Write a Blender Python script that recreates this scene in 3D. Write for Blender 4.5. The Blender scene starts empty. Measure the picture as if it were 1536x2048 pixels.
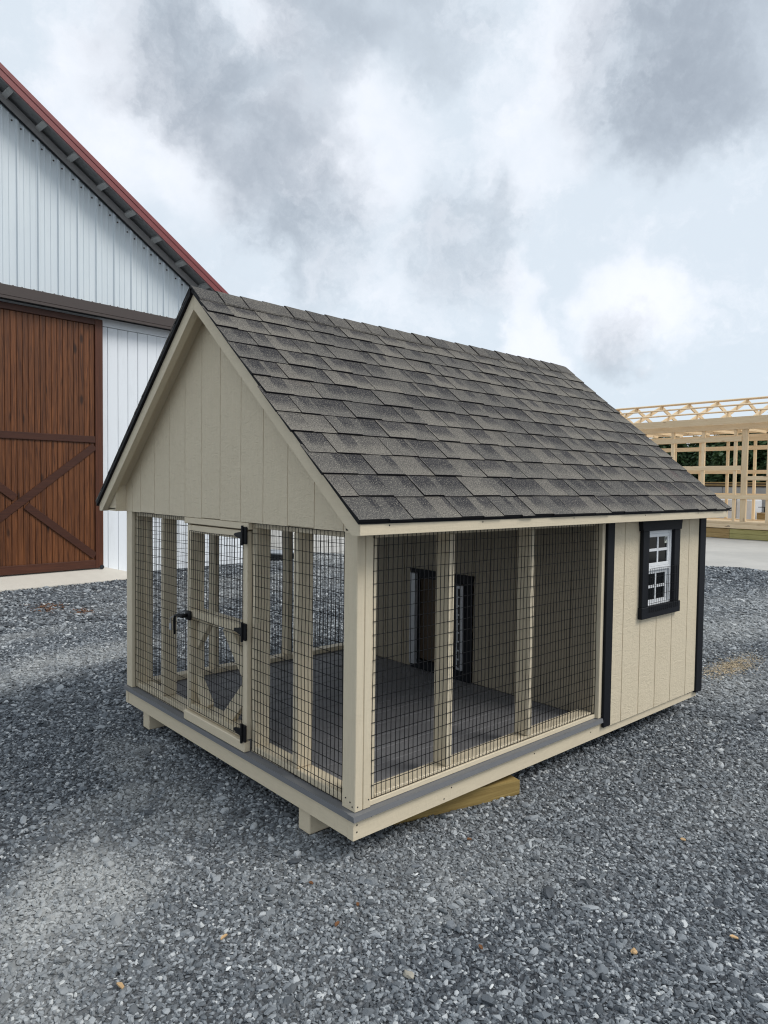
import bpy, bmesh, math, random
import numpy as np
from mathutils import Matrix, Vector, Euler
R = math.radians
random.seed(7); rng = np.random.default_rng(11)
sc = bpy.context.scene
COL = sc.collection

# ------------------------------------------------------------------ camera
H = 0.11                                   # kennel floor frame sits this far above the ground (z = 0)
CAM = Vector((-1.8137, -2.1966, 1.49 + H))
cam_d = bpy.data.cameras.new('camera'); cam = bpy.data.objects.new('camera', cam_d); COL.objects.link(cam)
cam_d.sensor_fit = 'VERTICAL'; cam_d.sensor_height = 24.0; cam_d.lens = 1394.8 / 2048 * 24.0
cam_d.clip_start = 0.05; cam_d.clip_end = 3000
cam.matrix_world = Matrix.Translation(CAM) @ Matrix.Rotation(-0.7282, 4, 'Z') @ Matrix.Rotation(1.5315, 4, 'X') @ Matrix.Rotation(0.0124, 4, 'Z')
sc.camera = cam

# ------------------------------------------------------------------ node helpers
def nd(nt, typ, ins=None, **attrs):
    n = nt.nodes.new(typ)
    for k, v in attrs.items(): setattr(n, k, v)
    for k, v in (ins or {}).items():
        s = n.inputs[k]
        if isinstance(v, bpy.types.NodeSocket): nt.links.new(v, s)
        else: s.default_value = v
    return n
def mixc(nt, f, a, b, blend='MIX'):
    n = nt.nodes.new('ShaderNodeMix'); n.data_type = 'RGBA'; n.blend_type = blend
    for i, v in ((0, f), (6, a), (7, b)):
        if isinstance(v, bpy.types.NodeSocket): nt.links.new(v, n.inputs[i])
        else: n.inputs[i].default_value = v if i == 0 else (tuple(v) + (1,) if len(v) == 3 else v)
    return n.outputs[2]
def mth(nt, op, a, b=0.0, clamp=False):
    n = nt.nodes.new('ShaderNodeMath'); n.operation = op; n.use_clamp = clamp
    for i, v in ((0, a), (1, b)):
        if isinstance(v, bpy.types.NodeSocket): nt.links.new(v, n.inputs[i])
        else: n.inputs[i].default_value = v
    return n.outputs[0]
def vmth(nt, op, a, b=(0, 0, 0), out=0):
    n = nt.nodes.new('ShaderNodeVectorMath'); n.operation = op
    for i, v in ((0, a), (1, b)):
        if isinstance(v, bpy.types.NodeSocket): nt.links.new(v, n.inputs[i])
        else: n.inputs[i].default_value = v
    return n.outputs[out]
def vscale(nt, a, s):
    n = nt.nodes.new('ShaderNodeVectorMath'); n.operation = 'SCALE'; nt.links.new(a, n.inputs[0])
    if isinstance(s, bpy.types.NodeSocket): nt.links.new(s, n.inputs[3])
    else: n.inputs[3].default_value = s
    return n.outputs[0]
def smap(nt, v, a, b, c=0.0, d=1.0, mode='SMOOTHSTEP'):
    n = nt.nodes.new('ShaderNodeMapRange'); n.interpolation_type = mode; n.clamp = True
    nt.links.new(v, n.inputs[0])
    for i, x in enumerate((a, b, c, d)): n.inputs[i + 1].default_value = x
    return n.outputs[0]
def noise(nt, vec, scale, detail=4, rough=0.5, dist=0.0, out=0):
    n = nd(nt, 'ShaderNodeTexNoise', {'Vector': vec, 'Scale': scale, 'Detail': detail, 'Roughness': rough, 'Distortion': dist})
    return n.outputs[out]

# ------------------------------------------------------------------ sky and sun (soft, overcast day)
SUN = Vector((0.42, -0.62, 0.80)).normalized()
w = bpy.data.worlds.new('World'); sc.world = w; w.use_nodes = True
nt = w.node_tree; nt.nodes.clear()
sky = nd(nt, 'ShaderNodeTexSky', sky_type='NISHITA', sun_disc=False, sun_elevation=math.asin(SUN.z), sun_rotation=math.atan2(SUN.x, SUN.y), dust_density=2.0)
tc = nd(nt, 'ShaderNodeTexCoord')
v = vmth(nt, 'NORMALIZE', tc.outputs['Generated'])
sx = nd(nt, 'ShaderNodeSeparateXYZ', {0: v})
wc = vmth(nt, 'SUBTRACT', noise(nt, v, 4.0, 6, 0.55, out=1), (0.5, 0.5, 0.5))
vw = vmth(nt, 'ADD', v, vscale(nt, wc, 0.17))
wc2 = vmth(nt, 'SUBTRACT', noise(nt, v, 11.0, 8, 0.62, out=1), (0.5, 0.5, 0.5))
vw = vmth(nt, 'ADD', vw, vscale(nt, wc2, 0.10))
wc3 = vmth(nt, 'SUBTRACT', noise(nt, v, 34.0, 5, 0.6, out=1), (0.5, 0.5, 0.5))
vw = vmth(nt, 'ADD', vw, vscale(nt, wc3, 0.030))
n_big = noise(nt, vw, 2.1, 5, 0.55)
n_mid = noise(nt, vw, 5.5, 9, 0.66)
n_fin = noise(nt, v, 22.0, 5, 0.6)
def blobs(lst):
    tot = None
    for (c, r, a) in lst:
        d = vmth(nt, 'DISTANCE', vw, c, out=1)
        s = smap(nt, d, r * 1.22, r * 0.42, 0.0, a)
        tot = s if tot is None else mth(nt, 'ADD', tot, s)
    return tot
dk = blobs([((.355, .788, .503), .085, .75), ((.396, .781, .483), .08, .7), ((.465, .76, .453), .085, .7), ((.518, .772, .368), .095, .6), ((.56, .763, .324), .09, .55),
            ((.696, .636, .332), .085, .6), ((.493, .675, .549), .075, .7), ((.581, .591, .56), .08, .45), ((.761, .415, .499), .12, .75), ((.782, .363, .506), .13, .75),
            ((.808, .401, .432), .075, .65), ((.855, .484, .188), .055, .55)])
wt = blobs([((.334, .836, .435), .10, .8), ((.457, .705, .542), .05, .6), ((.562, .704, .435), .10, .8), ((.695, .492, .524), .06, .8), ((.72, .544, .431), .08, .6),
            ((.432, .812, .393), .08, .7), ((.849, .468, .235), .075, 1.3), ((.865, .44, .215), .06, 1.0), ((.784, .585, .206), .055, 1.1), ((.761, .586, .279), .04, .8), ((.291, .813, .504), .06, .5)])
wt = mth(nt, 'ADD', wt, smap(nt, n_mid, .48, .70, 0, .55))
wt = mth(nt, 'MULTIPLY', wt, smap(nt, n_fin, .25, .7, .55, 1.1))
dk = mth(nt, 'ADD', mth(nt, 'MULTIPLY', dk, smap(nt, n_mid, .62, .38, .5, 1.3)), smap(nt, n_big, .55, .75, 0, .35))
dk = mth(nt, 'MULTIPLY', dk, smap(nt, n_fin, .25, .75, .65, 1.25))
dk = mth(nt, 'SUBTRACT', 1.0, mth(nt, 'EXPONENT', mth(nt, 'MULTIPLY', dk, -1.1)))
low = smap(nt, sx.outputs[2], 0.0, 0.3, 1.0, 0.0)
base = mixc(nt, low, (.60, .665, .73), (.58, .655, .73))
c1 = mixc(nt, mth(nt, 'SUBTRACT', 1.0, mth(nt, 'EXPONENT', mth(nt, 'MULTIPLY', wt, -1.5))), base, (.80, .82, .87))
c2 = mixc(nt, mth(nt, 'MINIMUM', dk, 1.0), c1, (.30, .34, .392))
grd = smap(nt, sx.outputs[2], -0.02, 0.0)
c3 = mixc(nt, grd, (.12, .125, .13), c2)
c4 = vscale(nt, c3, 8.8)
bgcol = mixc(nt, 0.92, sky.outputs[0], c4)
bg = nd(nt, 'ShaderNodeBackground', {'Color': bgcol, 'Strength': 0.11})
nt.links.new(bg.outputs[0], nd(nt, 'ShaderNodeOutputWorld').inputs[0])
w.cycles.sampling_method = 'MANUAL'; w.cycles.sample_map_resolution = 1024

sl = bpy.data.lights.new('sun', 'SUN'); sun = bpy.data.objects.new('sun', sl); COL.objects.link(sun)
sl.energy = 1.5; sl.angle = R(24); sl.color = (1.0, .965, .91)
sun.rotation_euler = SUN.to_track_quat('Z', 'Y').to_euler(); sun.location = (0, 0, 20)

vs = sc.view_settings; vs.view_transform = 'Standard'; vs.look = 'None'; vs.gamma = 1.0; vs.use_curve_mapping = False; vs.exposure = 0.42
sc.cycles.use_denoising = True; sc.cycles.denoiser = 'OPENIMAGEDENOISE'; sc.cycles.denoising_input_passes = 'RGB_ALBEDO_NORMAL'; sc.cycles.denoising_prefilter = 'NONE'; sc.cycles.filter_width = 1.15
sc.cycles.max_bounces = 8; sc.cycles.diffuse_bounces = 4

# ------------------------------------------------------------------ mesh helpers
class MB:
    def __init__(s): s.v = []; s.f = []; s.mi = []; s.m = None; s.cur = 0
    def add(s, vs, fs):
        o = len(s.v)
        s.v += [tuple(s.m @ Vector(p)) if s.m is not None else tuple(p) for p in vs]
        s.f += [tuple(i + o for i in f) for f in fs]; s.mi += [s.cur] * len(fs)
        return s
    def box(s, x0, x1, y0, y1, z0, z1, c=0.0015):
        c = min(c, .3 * abs(x1 - x0), .3 * abs(y1 - y0), .3 * abs(z1 - z0))
        X, Y, Z = (x0, x1), (y0, y1), (z0, z1); vs = []; ix = {}
        for i in (0, 1):
            for j in (0, 1):
                for k in (0, 1):
                    sgn = (1 - 2 * i, 1 - 2 * j, 1 - 2 * k); p = (X[i], Y[j], Z[k])
                    for a in range(3):
                        q = [p[b] + (0 if b == a else sgn[b] * c) for b in range(3)]
                        ix[(i, j, k, a)] = len(vs); vs.append(q)
        fs = []
        for a in range(3):
            b, d = [t for t in range(3) if t != a]
            for e in (0, 1):
                q = []
                for (m, n) in ((0, 0), (1, 0), (1, 1), (0, 1)):
                    t = [0, 0, 0]; t[a] = e; t[b] = m; t[d] = n; q.append(ix[(*t, a)])
                fs.append(q)
            for m in (0, 1):
                for n in (0, 1):   # edge along a
                    t0 = [0, 0, 0]; t1 = [0, 0, 0]; t0[b] = t1[b] = m; t0[d] = t1[d] = n; t1[a] = 1
                    fs.append([ix[(*t0, b)], ix[(*t1, b)], ix[(*t1, d)], ix[(*t0, d)]])
        for i in (0, 1):
            for j in (0, 1):
                for k in (0, 1): fs.append([ix[(i, j, k, a)] for a in range(3)])
        return s.add(vs, fs)
    def bar(s, p, q, w, t, up=(0, 0, 1), c=0.0015):
        p, q = Vector(p), Vector(q); d = q - p; L = d.length; d.normalize(); up = Vector(up)
        sd = d.cross(up).normalized(); u2 = sd.cross(d)
        old = s.m; mm = Matrix.Translation(p) @ Matrix((d, sd, u2)).transposed().to_4x4()
        s.m = (old @ mm) if old is not None else mm
        s.box(0, L, -w / 2, w / 2, -t / 2, t / 2, c); s.m = old; return s
    def prism(s, poly, ax, a, b):   # poly in the two other axes, in order
        n = len(poly); vs = []
        for e in (a, b):
            for (u, v_) in poly:
                vs.append({0: (e, u, v_), 1: (u, e, v_), 2: (u, v_, e)}[ax])
        fs = [tuple(range(n)), tuple(range(2 * n - 1, n - 1, -1))] + [(i, (i + 1) % n, (i + 1) % n + n, i + n) for i in range(n)]
        return s.add(vs, fs)
    def tube(s, pts, r, n=4, cap=True):
        pts = [Vector(p) for p in pts]; vs = []; fs = []; m = len(pts)
        rr = r if isinstance(r, (list, tuple)) else [r] * m
        for i, p in enumerate(pts):
            d = (pts[min(i + 1, m - 1)] - pts[max(i - 1, 0)]).normalized()
            a = d.cross(Vector((0.31, 0.77, 0.55)) if abs(d.z) > .8 else Vector((0, 0, 1))).normalized(); b = d.cross(a)
            for k in range(n):
                t = 2 * math.pi * k / n + math.pi / 4; vs.append(p + (a * math.cos(t) + b * math.sin(t)) * rr[i])
        for i in range(m - 1):
            for k in range(n): fs.append((i * n + k, i * n + (k + 1) % n, (i + 1) * n + (k + 1) % n, (i + 1) * n + k))
        if cap: fs += [tuple(range(n)), tuple(range((m - 1) * n, m * n))]
        return s.add(vs, fs)
    def mesh(s, name, mat, smooth=False):
        me = bpy.data.meshes.new(name); me.from_pydata(s.v, [], s.f)
        for m in (mat if isinstance(mat, (list, tuple)) else [mat]): me.materials.append(m)
        if any(s.mi): me.polygons.foreach_set('material_index', s.mi)
        bm = bmesh.new(); bm.from_mesh(me); bmesh.ops.recalc_face_normals(bm, faces=bm.faces); bm.to_mesh(me); bm.free()
        if smooth: me.polygons.foreach_set('use_smooth', [True] * len(me.polygons))
        return me
    def cutedge(s, name, mat, idx):
        for i in idx: s.mi[i] = 1
        return s.mesh(name, [mat, M['drip']])
    def build(s, name, mat, parent=None, smooth=False, kind=None, label=None):
        return link(name, s.mesh(name, mat, smooth), parent, kind, label)
def link(name, me, parent=None, kind=None, label=None):
    o = bpy.data.objects.new(name, me); COL.objects.link(o); o.parent = parent
    if kind: o['kind'] = kind
    if label: o['label'] = label
    return o
def empty(name, loc=(0, 0, 0), rz=0, parent=None):
    o = bpy.data.objects.new(name, None); COL.objects.link(o); o.location = loc; o.rotation_euler = (0, 0, rz); o.parent = parent; o.empty_display_size = .1
    return o
def tag(o, label, cat, group=None):
    o['label'] = label; o['category'] = cat
    if group: o['group'] = group
    return o
def B(name, mat, parent, *a, **k): return MB().box(*a, **k).build(name, mat, parent)

# ------------------------------------------------------------------ materials
def newmat(name):
    m = bpy.data.materials.new(name); m.use_nodes = True; t = m.node_tree
    return m, t, t.nodes['Principled BSDF']
def setc(t, b, col, rough=.6, bump=None, bs=.3, bd=.01, spec=.4):
    if isinstance(col, bpy.types.NodeSocket): t.links.new(col, b.inputs['Base Color'])
    else: b.inputs['Base Color'].default_value = (*col, 1)
    if isinstance(rough, bpy.types.NodeSocket): t.links.new(rough, b.inputs['Roughness'])
    else: b.inputs['Roughness'].default_value = rough
    b.inputs['Specular IOR Level'].default_value = spec
    if bump is not None:
        bn = nd(t, 'ShaderNodeBump', {'Height': bump, 'Strength': bs, 'Distance': bd}); t.links.new(bn.outputs[0], b.inputs['Normal'])
def ocoord(t): return nd(t, 'ShaderNodeTexCoord').outputs['Object']
def orand(t): return nd(t, 'ShaderNodeObjectInfo').outputs['Random']
def stretch(t, vec, sc_): return vmth(t, 'MULTIPLY', vec, sc_)
def shifted(t, vec, amt=37.0):
    r = orand(t); cx = nd(t, 'ShaderNodeCombineXYZ', {0: mth(t, 'MULTIPLY', r, amt), 1: mth(t, 'MULTIPLY', r, amt * .7), 2: mth(t, 'MULTIPLY', r, amt * 1.3)})
    return vmth(t, 'ADD', vec, cx.outputs[0])
def plain(name, col, rough=.5, var=.1, nscale=30, spec=.4, metal=0.0, bump=.15):
    m, t, b = newmat(name); c = ocoord(t); n = noise(t, c, nscale, 5, .6)
    hi = tuple(min(1, x * (1 + var)) for x in col); lo = tuple(x * (1 - var) for x in col)
    setc(t, b, mixc(t, n, lo, hi), rough, n, bump, .004, spec); b.inputs['Metallic'].default_value = metal
    return m
def painted(name, col, grain_axis=2, emboss=0.35, rough=.55, dirt=.12):
    # brushed exterior paint over textured wood: embossed grain along one axis, slight soiling
    m, t, b = newmat(name); c = shifted(t, ocoord(t))
    s1 = [90, 90, 90]; s1[grain_axis] = 9; s2 = [14, 14, 14]; s2[grain_axis] = 30
    g = noise(t, stretch(t, c, s1), 1.0, 4, .6, 1.2)
    e = noise(t, stretch(t, c, s2), 1.0, 5, .65, 2.0)
    d = noise(t, c, 2.3, 6, .65)
    h = mth(t, 'ADD', mth(t, 'MULTIPLY', g, .5), mth(t, 'MULTIPLY', e, 1.0))
    dirtc = tuple(x * k for x, k in zip(col, (.72, .68, .60)))
    cc = mixc(t, smap(t, d, .52, .78, 0, dirt * 2.2), col, dirtc)
    cc = mixc(t, smap(t, g, .3, .7, 0, .3), cc, tuple(x * .8 for x in col))
    cc = mixc(t, smap(t, e, .56, .72, 0, .2), cc, tuple(x * .72 for x in col))
    cc = mixc(t, mth(t, 'MULTIPLY', orand(t), .10), cc, tuple(x * .85 for x in col))
    setc(t, b, cc, rough, h, emboss, .006, .35)
    return m
def wood(name, c_lo, c_hi, axis=0, rough=.65, knots=.5, kcol=None, gscale=1.0):
    m, t, b = newmat(name); c = shifted(t, ocoord(t))
    s1 = [38 * gscale] * 3; s1[axis] = 1.6 * gscale; s3 = [150 * gscale] * 3; s3[axis] = 5 * gscale
    s2 = [9 * gscale] * 3; s2[axis] = 3.2 * gscale
    g = noise(t, stretch(t, c, s1), 1.0, 6, .62, 1.4); fg = noise(t, stretch(t, c, s3), 1.0, 3, .6)
    kn = nd(t, 'ShaderNodeTexVoronoi', {'Vector': stretch(t, c, s2), 'Scale': .55, 'Randomness': 1.0}, feature='F1').outputs[0]
    gg = mth(t, 'ADD', mth(t, 'MULTIPLY', g, .7), mth(t, 'MULTIPLY', fg, .3))
    cc = mixc(t, smap(t, gg, .28, .72), c_lo, c_hi)
    cc = mixc(t, smap(t, kn, .16, .05, 0, knots), cc, kcol or tuple(x * .35 for x in c_lo))
    cc = mixc(t, mth(t, 'MULTIPLY', orand(t), .35), cc, tuple(x * .6 for x in c_lo))
    setc(t, b, cc, rough, gg, .35, .004, .3)
    return m
TAN = (.69, .592, .430)
M = {}
M['tan_v'] = painted('tan_paint_vertical', TAN, 2, .75)
M['tan_y'] = painted('tan_paint_across', TAN, 1, .25)
M['tan_x'] = painted('tan_paint_along', TAN, 0, .25)
M['tan_shaded'] = painted('interior_tan_shade', (.31, .265, .195), 2, .3)  # same tan as outside, darkened in colour to stand for the interior shade
M['stud'] = painted('stud_paint', (.68, .587, .43), 2, .22, dirt=.22)
M['black'] = plain('black_trim', (.008, .009, .012), .6, .3, 60, .18)
M['wire'] = plain('black_wire', (.008, .008, .009), .5, .1, 40, .25)
M['hinge'] = plain('hinge_black', (.007, .007, .008), .5, .2, 50, .25)
M['drip'] = plain('drip_edge', (.007, .007, .009), .6, .3, 50, .2)
M['white'] = plain('white_vinyl', (.78, .79, .80), .35, .04, 40, .5)
M['alu'] = plain('aluminium', (.45, .46, .48), .4, .12, 40, .5, .55)
M['nail'] = plain('nail', (.03, .028, .025), .6, .3, 50)
M['rubber'] = plain('flap', (.008, .008, .010), .5, .2, 50)
M['deck'] = painted('grey_decking', (.185, .182, .188), 0, .35, .6, .1)
M['nose'] = painted('grey_nosing', (.165, .167, .173), 0, .12, .45, .1)
M['nose_y'] = painted('grey_nosing_y', (.165, .167, .173), 1, .12, .45, .1)
M['pt'] = wood('treated_timber', (.22, .145, .045), (.42, .30, .11), 0, .7, .7)
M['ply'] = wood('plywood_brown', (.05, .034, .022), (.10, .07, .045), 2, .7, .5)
M['door'] = wood('stained_pine', (.040, .013, .006), (.235, .085, .028), 2, .45, .85, (.016, .007, .004), .8)
M['doorf'] = wood('stained_frame_v', (.058, .019, .010), (.120, .040, .018), 2, .45, .3, None, .8)
M['doorfx'] = wood('stained_frame_x', (.048, .017, .010), (.090, .032, .017), 0, .45, .3, None, .8)
M['frame_x'] = wood('new_pine_x', (.70, .51, .30), (.88, .72, .50), 0, .7, .6, (.22, .11, .05))
M['frame_z'] = wood('new_pine_z', (.70, .51, .30), (.88, .72, .50), 2, .7, .6, (.22, .11, .05))
M['frame_y'] = wood('new_pine_y', (.70, .51, .30), (.88, .72, .50), 1, .7, .6, (.22, .11, .05))
M['pt_brown'] = wood('skid_brown', (.26, .16, .06), (.48, .34, .15), 0, .7, .6)
M['pt_green'] = wood('skid_green', (.33, .29, .10), (.56, .50, .22), 0, .7, .6)
M['brown_metal'] = plain('brown_metal', (.060, .045, .040), .45, .12, 8, .4)
M['red_metal'] = plain('red_metal', (.205, .042, .042), .45, .25, 6, .45)
M['soffit'] = plain('weathered_soffit', (.24, .24, .24), .8, .45, 22)
M['lookout'] = plain('grey_lookout', (.44, .435, .42), .75, .2, 14)
M['rake_grey'] = plain('grey_rake', (.36, .345, .335), .7, .15, 10)
M['white_wrap'] = plain('white_wrap', (.72, .74, .77), .4, .1, 6)
M['ink'] = plain('ink', (.03, .03, .05), .6)
M['bark'] = plain('bark', (.08, .06, .045), .9, .4, 20)
M['concw'] = plain('concrete_wall', (.34, .34, .335), .85, .18, 3)
M['dark'] = plain('dark_sheet', (.016, .018, .022), .5, .3, 10)

# white painted barn boards
m, t, b = newmat('white_board_paint'); c = shifted(t, ocoord(t)); d = noise(t, stretch(t, c, (6, 6, 1.1)), 1, 7, .7); sp = noise(t, c, 55, 3, .6)
cc = mixc(t, smap(t, d, .5, .75, 0, .35), (.80, .83, .86), (.60, .62, .63)); cc = mixc(t, smap(t, sp, .70, .78, 0, .5), cc, (.25, .23, .2))
setc(t, b, cc, .55, noise(t, stretch(t, c, (60, 60, 4)), 1, 4, .6), .2, .004); M['white_board'] = m
# pale metal siding
m, t, b = newmat('pale_metal_siding'); c = ocoord(t); d = noise(t, stretch(t, c, (1.3, 1, .35)), 1, 5, .6)
cc = mixc(t, smap(t, d, .35, .7), (.64, .70, .735), (.71, .765, .79)); st = noise(t, stretch(t, c, (26, 4, .4)), 1, 4, .6); cc = mixc(t, smap(t, st, .58, .8, 0, .25), cc, (.48, .55, .58))
setc(t, b, cc, .38, None, spec=.5); M['metal_siding'] = m
# concrete
m, t, b = newmat('concrete'); c = nd(t, 'ShaderNodeNewGeometry').outputs['Position']; d = noise(t, c, .6, 8, .65); f = noise(t, c, 30, 5, .7); sp = noise(t, c, 5.5, 2, .5)
cc = mixc(t, smap(t, d, .3, .7), (.40, .385, .355), (.49, .47, .43)); cc = mixc(t, smap(t, f, .55, .8, 0, .35), cc, (.36, .35, .33)); cc = mixc(t, smap(t, sp, .70, .76, 0, .6), cc, (.20, .19, .18))
setc(t, b, cc, .85, f, .25, .004); M['concrete'] = m
# glass
m, t, b = newmat('window_glass'); setc(t, b, (.006, .007, .008), .08, None, spec=.12); M['glass'] = m

# shingles: mineral granules, a darker band at the head of every tab, tabs of different blends
def shingle_mat(name, local):
    m, t, b = newmat(name); c = ocoord(t); r = orand(t)
    wp = nd(t, 'ShaderNodeNewGeometry').outputs['Position']
    g1 = noise(t, wp, 210, 2, .7); g2 = noise(t, wp, 120, 3, .6); big = noise(t, wp, 5, 5, .65)
    if local:
        sp = nd(t, 'ShaderNodeSeparateXYZ', {0: c}); sy = sp.outputs[1]; sxx = sp.outputs[0]
        r2 = mth(t, 'FRACT', mth(t, 'MULTIPLY', r, 17.31)); r3 = mth(t, 'FRACT', mth(t, 'MULTIPLY', r, 41.7))
        side = mth(t, 'MULTIPLY', smap(t, mth(t, 'SUBTRACT', sxx, mth(t, 'MULTIPLY', r2, .85)), -.03, .03), smap(t, r3, .1, .25, .35, 1))
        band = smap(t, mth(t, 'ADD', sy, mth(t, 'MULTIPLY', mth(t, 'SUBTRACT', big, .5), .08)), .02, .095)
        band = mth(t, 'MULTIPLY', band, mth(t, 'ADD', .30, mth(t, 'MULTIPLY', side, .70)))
    else:
        band = noise(t, wp, 9, 4, .6)
    sel = smap(t, r, .2, .85)
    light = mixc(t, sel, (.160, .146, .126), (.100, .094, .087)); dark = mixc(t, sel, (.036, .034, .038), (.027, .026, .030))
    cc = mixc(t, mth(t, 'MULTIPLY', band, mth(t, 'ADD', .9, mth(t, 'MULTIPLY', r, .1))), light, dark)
    red = smap(t, noise(t, wp, 2.2, 3, .5), .64, .78, 0, .4); cc = mixc(t, red, cc, (.15, .09, .085))
    cc = mixc(t, smap(t, g1, .54, .66, 0, .50), cc, (.42, .385, .31)); cc = mixc(t, smap(t, g1, .47, .35, 0, .70), cc, (.014, .013, .015))
    setc(t, b, cc, .9, g1, .6, .003, .25); return m
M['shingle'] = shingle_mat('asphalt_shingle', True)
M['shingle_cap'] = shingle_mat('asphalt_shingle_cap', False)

# gravel: dust lies on it in soft pale tracks and patches
PATCH = [(-.97, .60, .42, .30, 20, .9), (-1.15, .25, .3, .22, 0, .5), (-.50, 1.25, .34, .10, 40, .75), (-.33, .95, .12, .28, -35, .6), (-.25, 1.75, .3, .12, 45, .5), (.25, 4.3, 1.3, .30, 20, .8), (-.6, 3.6, 1.0, .25, 30, .6), (.0, 5.6, .9, .25, 10, .5),
         (.22, -.42, .50, .22, -40, .42), (.62, -.50, .50, .30, -20, .28), (1.9, -.9, .7, .35, -35, .35), (4.6, -.1, 1.6, .4, -15, .6), (3.0, -.9, .9, .25, -20, .45), (6.8, 1.0, 2.6, .6, -15, .7), (9.6, 1.5, 3.0, .7, -10, .6), (3.5, 6.8, 2.4, .5, 8, .6), (5.0, 8.0, 2.5, .5, 5, .7), (8.0, 9.5, 2.6, 2.0, -50, .9), (4.2, 7.2, 2.2, 1.0, 0, .5)]
def vnoise(x, y, sc_, oct_=4, seed=0):        # value noise, 0..1
    tot = 0; amp = 1; nrm = 0
    for o in range(oct_):
        tab = np.random.default_rng(seed * 31 + o).random((256, 256)); X_ = x * sc_ + 17.3 * o; Y_ = y * sc_ + 9.1 * o
        i0 = np.floor(X_).astype(int); j0 = np.floor(Y_).astype(int); fx = X_ - i0; fy = Y_ - j0; fx = fx * fx * (3 - 2 * fx); fy = fy * fy * (3 - 2 * fy)
        g = lambda a, c: tab[(i0 + a) & 255, (j0 + c) & 255]
        tot = tot + amp * ((g(0, 0) * (1 - fx) + g(1, 0) * fx) * (1 - fy) + (g(0, 1) * (1 - fx) + g(1, 1) * fx) * fy); nrm += amp; amp *= .55; sc_ *= 2.03
    return tot / nrm
def dust_at(x, y):
    x = np.asarray(x, float); y = np.asarray(y, float)
    qx = x + (vnoise(x, y, 2.6, 4, 1) - .5) * .7; qy = y + (vnoise(x, y, 2.6, 4, 2) - .5) * .7; tot = np.zeros_like(x)
    for (cx, cy, a, b_, ang, amp) in PATCH:
        c_, s_ = math.cos(R(ang)), math.sin(R(ang)); u = ((qx - cx) * c_ + (qy - cy) * s_) / a; v_ = (-(qx - cx) * s_ + (qy - cy) * c_) / b_
        q = np.clip((1.7 - np.hypot(u, v_)) / 1.6, 0, 1); tot = np.maximum(tot, amp * q * q * (3 - 2 * q))
    nz = np.clip((vnoise(x, y, .8, 5, 3) - .50) / .25, 0, 1) * .25
    return np.maximum(tot, nz) * np.clip(.35 + 1.1 * vnoise(x, y, 9, 3, 4), 0, 1.05)
m, t, b = newmat('gravel_stone'); r = orand(t); dd = nd(t, 'ShaderNodeAttribute', attribute_type='INSTANCER', attribute_name='dust').outputs['Fac']; g = noise(t, nd(t, 'ShaderNodeNewGeometry').outputs['Position'], 260, 3, .6)
rp = nd(t, 'ShaderNodeValToRGB', {0: r}); cr = rp.color_ramp
cr.elements[0].position = 0; cr.elements[0].color = (.044, .051, .060, 1); cr.elements[1].position = 1; cr.elements[1].color = (.55, .56, .55, 1)
for pos, cl in ((.22, (.082, .093, .105)), (.5, (.142, .158, .174)), (.76, (.222, .241, .258)), (.92, (.34, .36, .375)), (.975, (.47, .485, .49))):
    e = cr.elements.new(pos); e.color = (*cl, 1)
cc = mixc(t, mth(t, 'MULTIPLY', dd, .70), rp.outputs[0], (.47, .475, .46)); cc = mixc(t, smap(t, g, .4, .7, 0, .12), cc, (.20, .21, .22))
setc(t, b, cc, .75, g, .3, .003, .35); M['stone'] = m
m, t, b = newmat('gravel_ground'); p = vmth(t, 'MULTIPLY', nd(t, 'ShaderNodeNewGeometry').outputs['Position'], (1, 1, 0)); dd = nd(t, 'ShaderNodeAttribute', attribute_name='dust').outputs['Fac']
vo = nd(t, 'ShaderNodeTexVoronoi', {'Vector': p, 'Scale': 42.0, 'Randomness': 1.0}); vo2 = nd(t, 'ShaderNodeTexVoronoi', {'Vector': p, 'Scale': 95.0, 'Randomness': 1.0})
rr = nd(t, 'ShaderNodeSeparateColor', {0: vo.outputs['Color']}).outputs[0]; r2 = nd(t, 'ShaderNodeSeparateColor', {0: vo2.outputs['Color']}).outputs[1]
cc = mixc(t, smap(t, rr, .2, 1, 0, 1, 'LINEAR'), (.040, .045, .053), (.15, .163, .18)); cc = mixc(t, smap(t, r2, .6, 1, 0, .7), cc, (.24, .25, .26))
cc = mixc(t, smap(t, vo.outputs['Distance'], .35, .65, 0, .55), cc, (.03, .033, .038))
cc = mixc(t, mth(t, 'MULTIPLY', dd, .65), cc, (.46, .465, .45))
hh = mth(t, 'ADD', mth(t, 'MULTIPLY', vo.outputs['Distance'], -1.0), mth(t, 'MULTIPLY', vo2.outputs['Distance'], -.5))
setc(t, b, cc, .85, hh, .8, .02, .3); M['gravel'] = m
def rockmat(name, col): return plain(name, col, .75, .3, 40, .35, 0, .5)
M['slate'] = rockmat('slate', (.17, .185, .20)); M['slate_dk'] = rockmat('slate_dark', (.07, .078, .088)); M['pebble_white'] = rockmat('pebble_white', (.72, .73, .72))
M['rock_tan'] = rockmat('rock_tan', (.36, .33, .27)); M['chip'] = wood('wood_chip', (.45, .28, .13), (.68, .47, .26), 0, .7, 0); M['leaf_dry'] = plain('dry_leaf', (.17, .075, .03), .8, .4, 40)
M['sawdust'] = plain('sawdust', (.52, .42, .28), .9, .25, 60)
m, t, b = newmat('foliage'); c = nd(t, 'ShaderNodeNewGeometry'); n = noise(t, c.outputs['Position'], 1.6, 4, .6)
isl = c.outputs['Random Per Island']; cc = mixc(t, isl, (.022, .050, .020), (.060, .115, .040)); cc = mixc(t, smap(t, n, .4, .7, 0, .6), cc, (.03, .06, .022)); setc(t, b, cc, .6, None, spec=.35)
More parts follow.
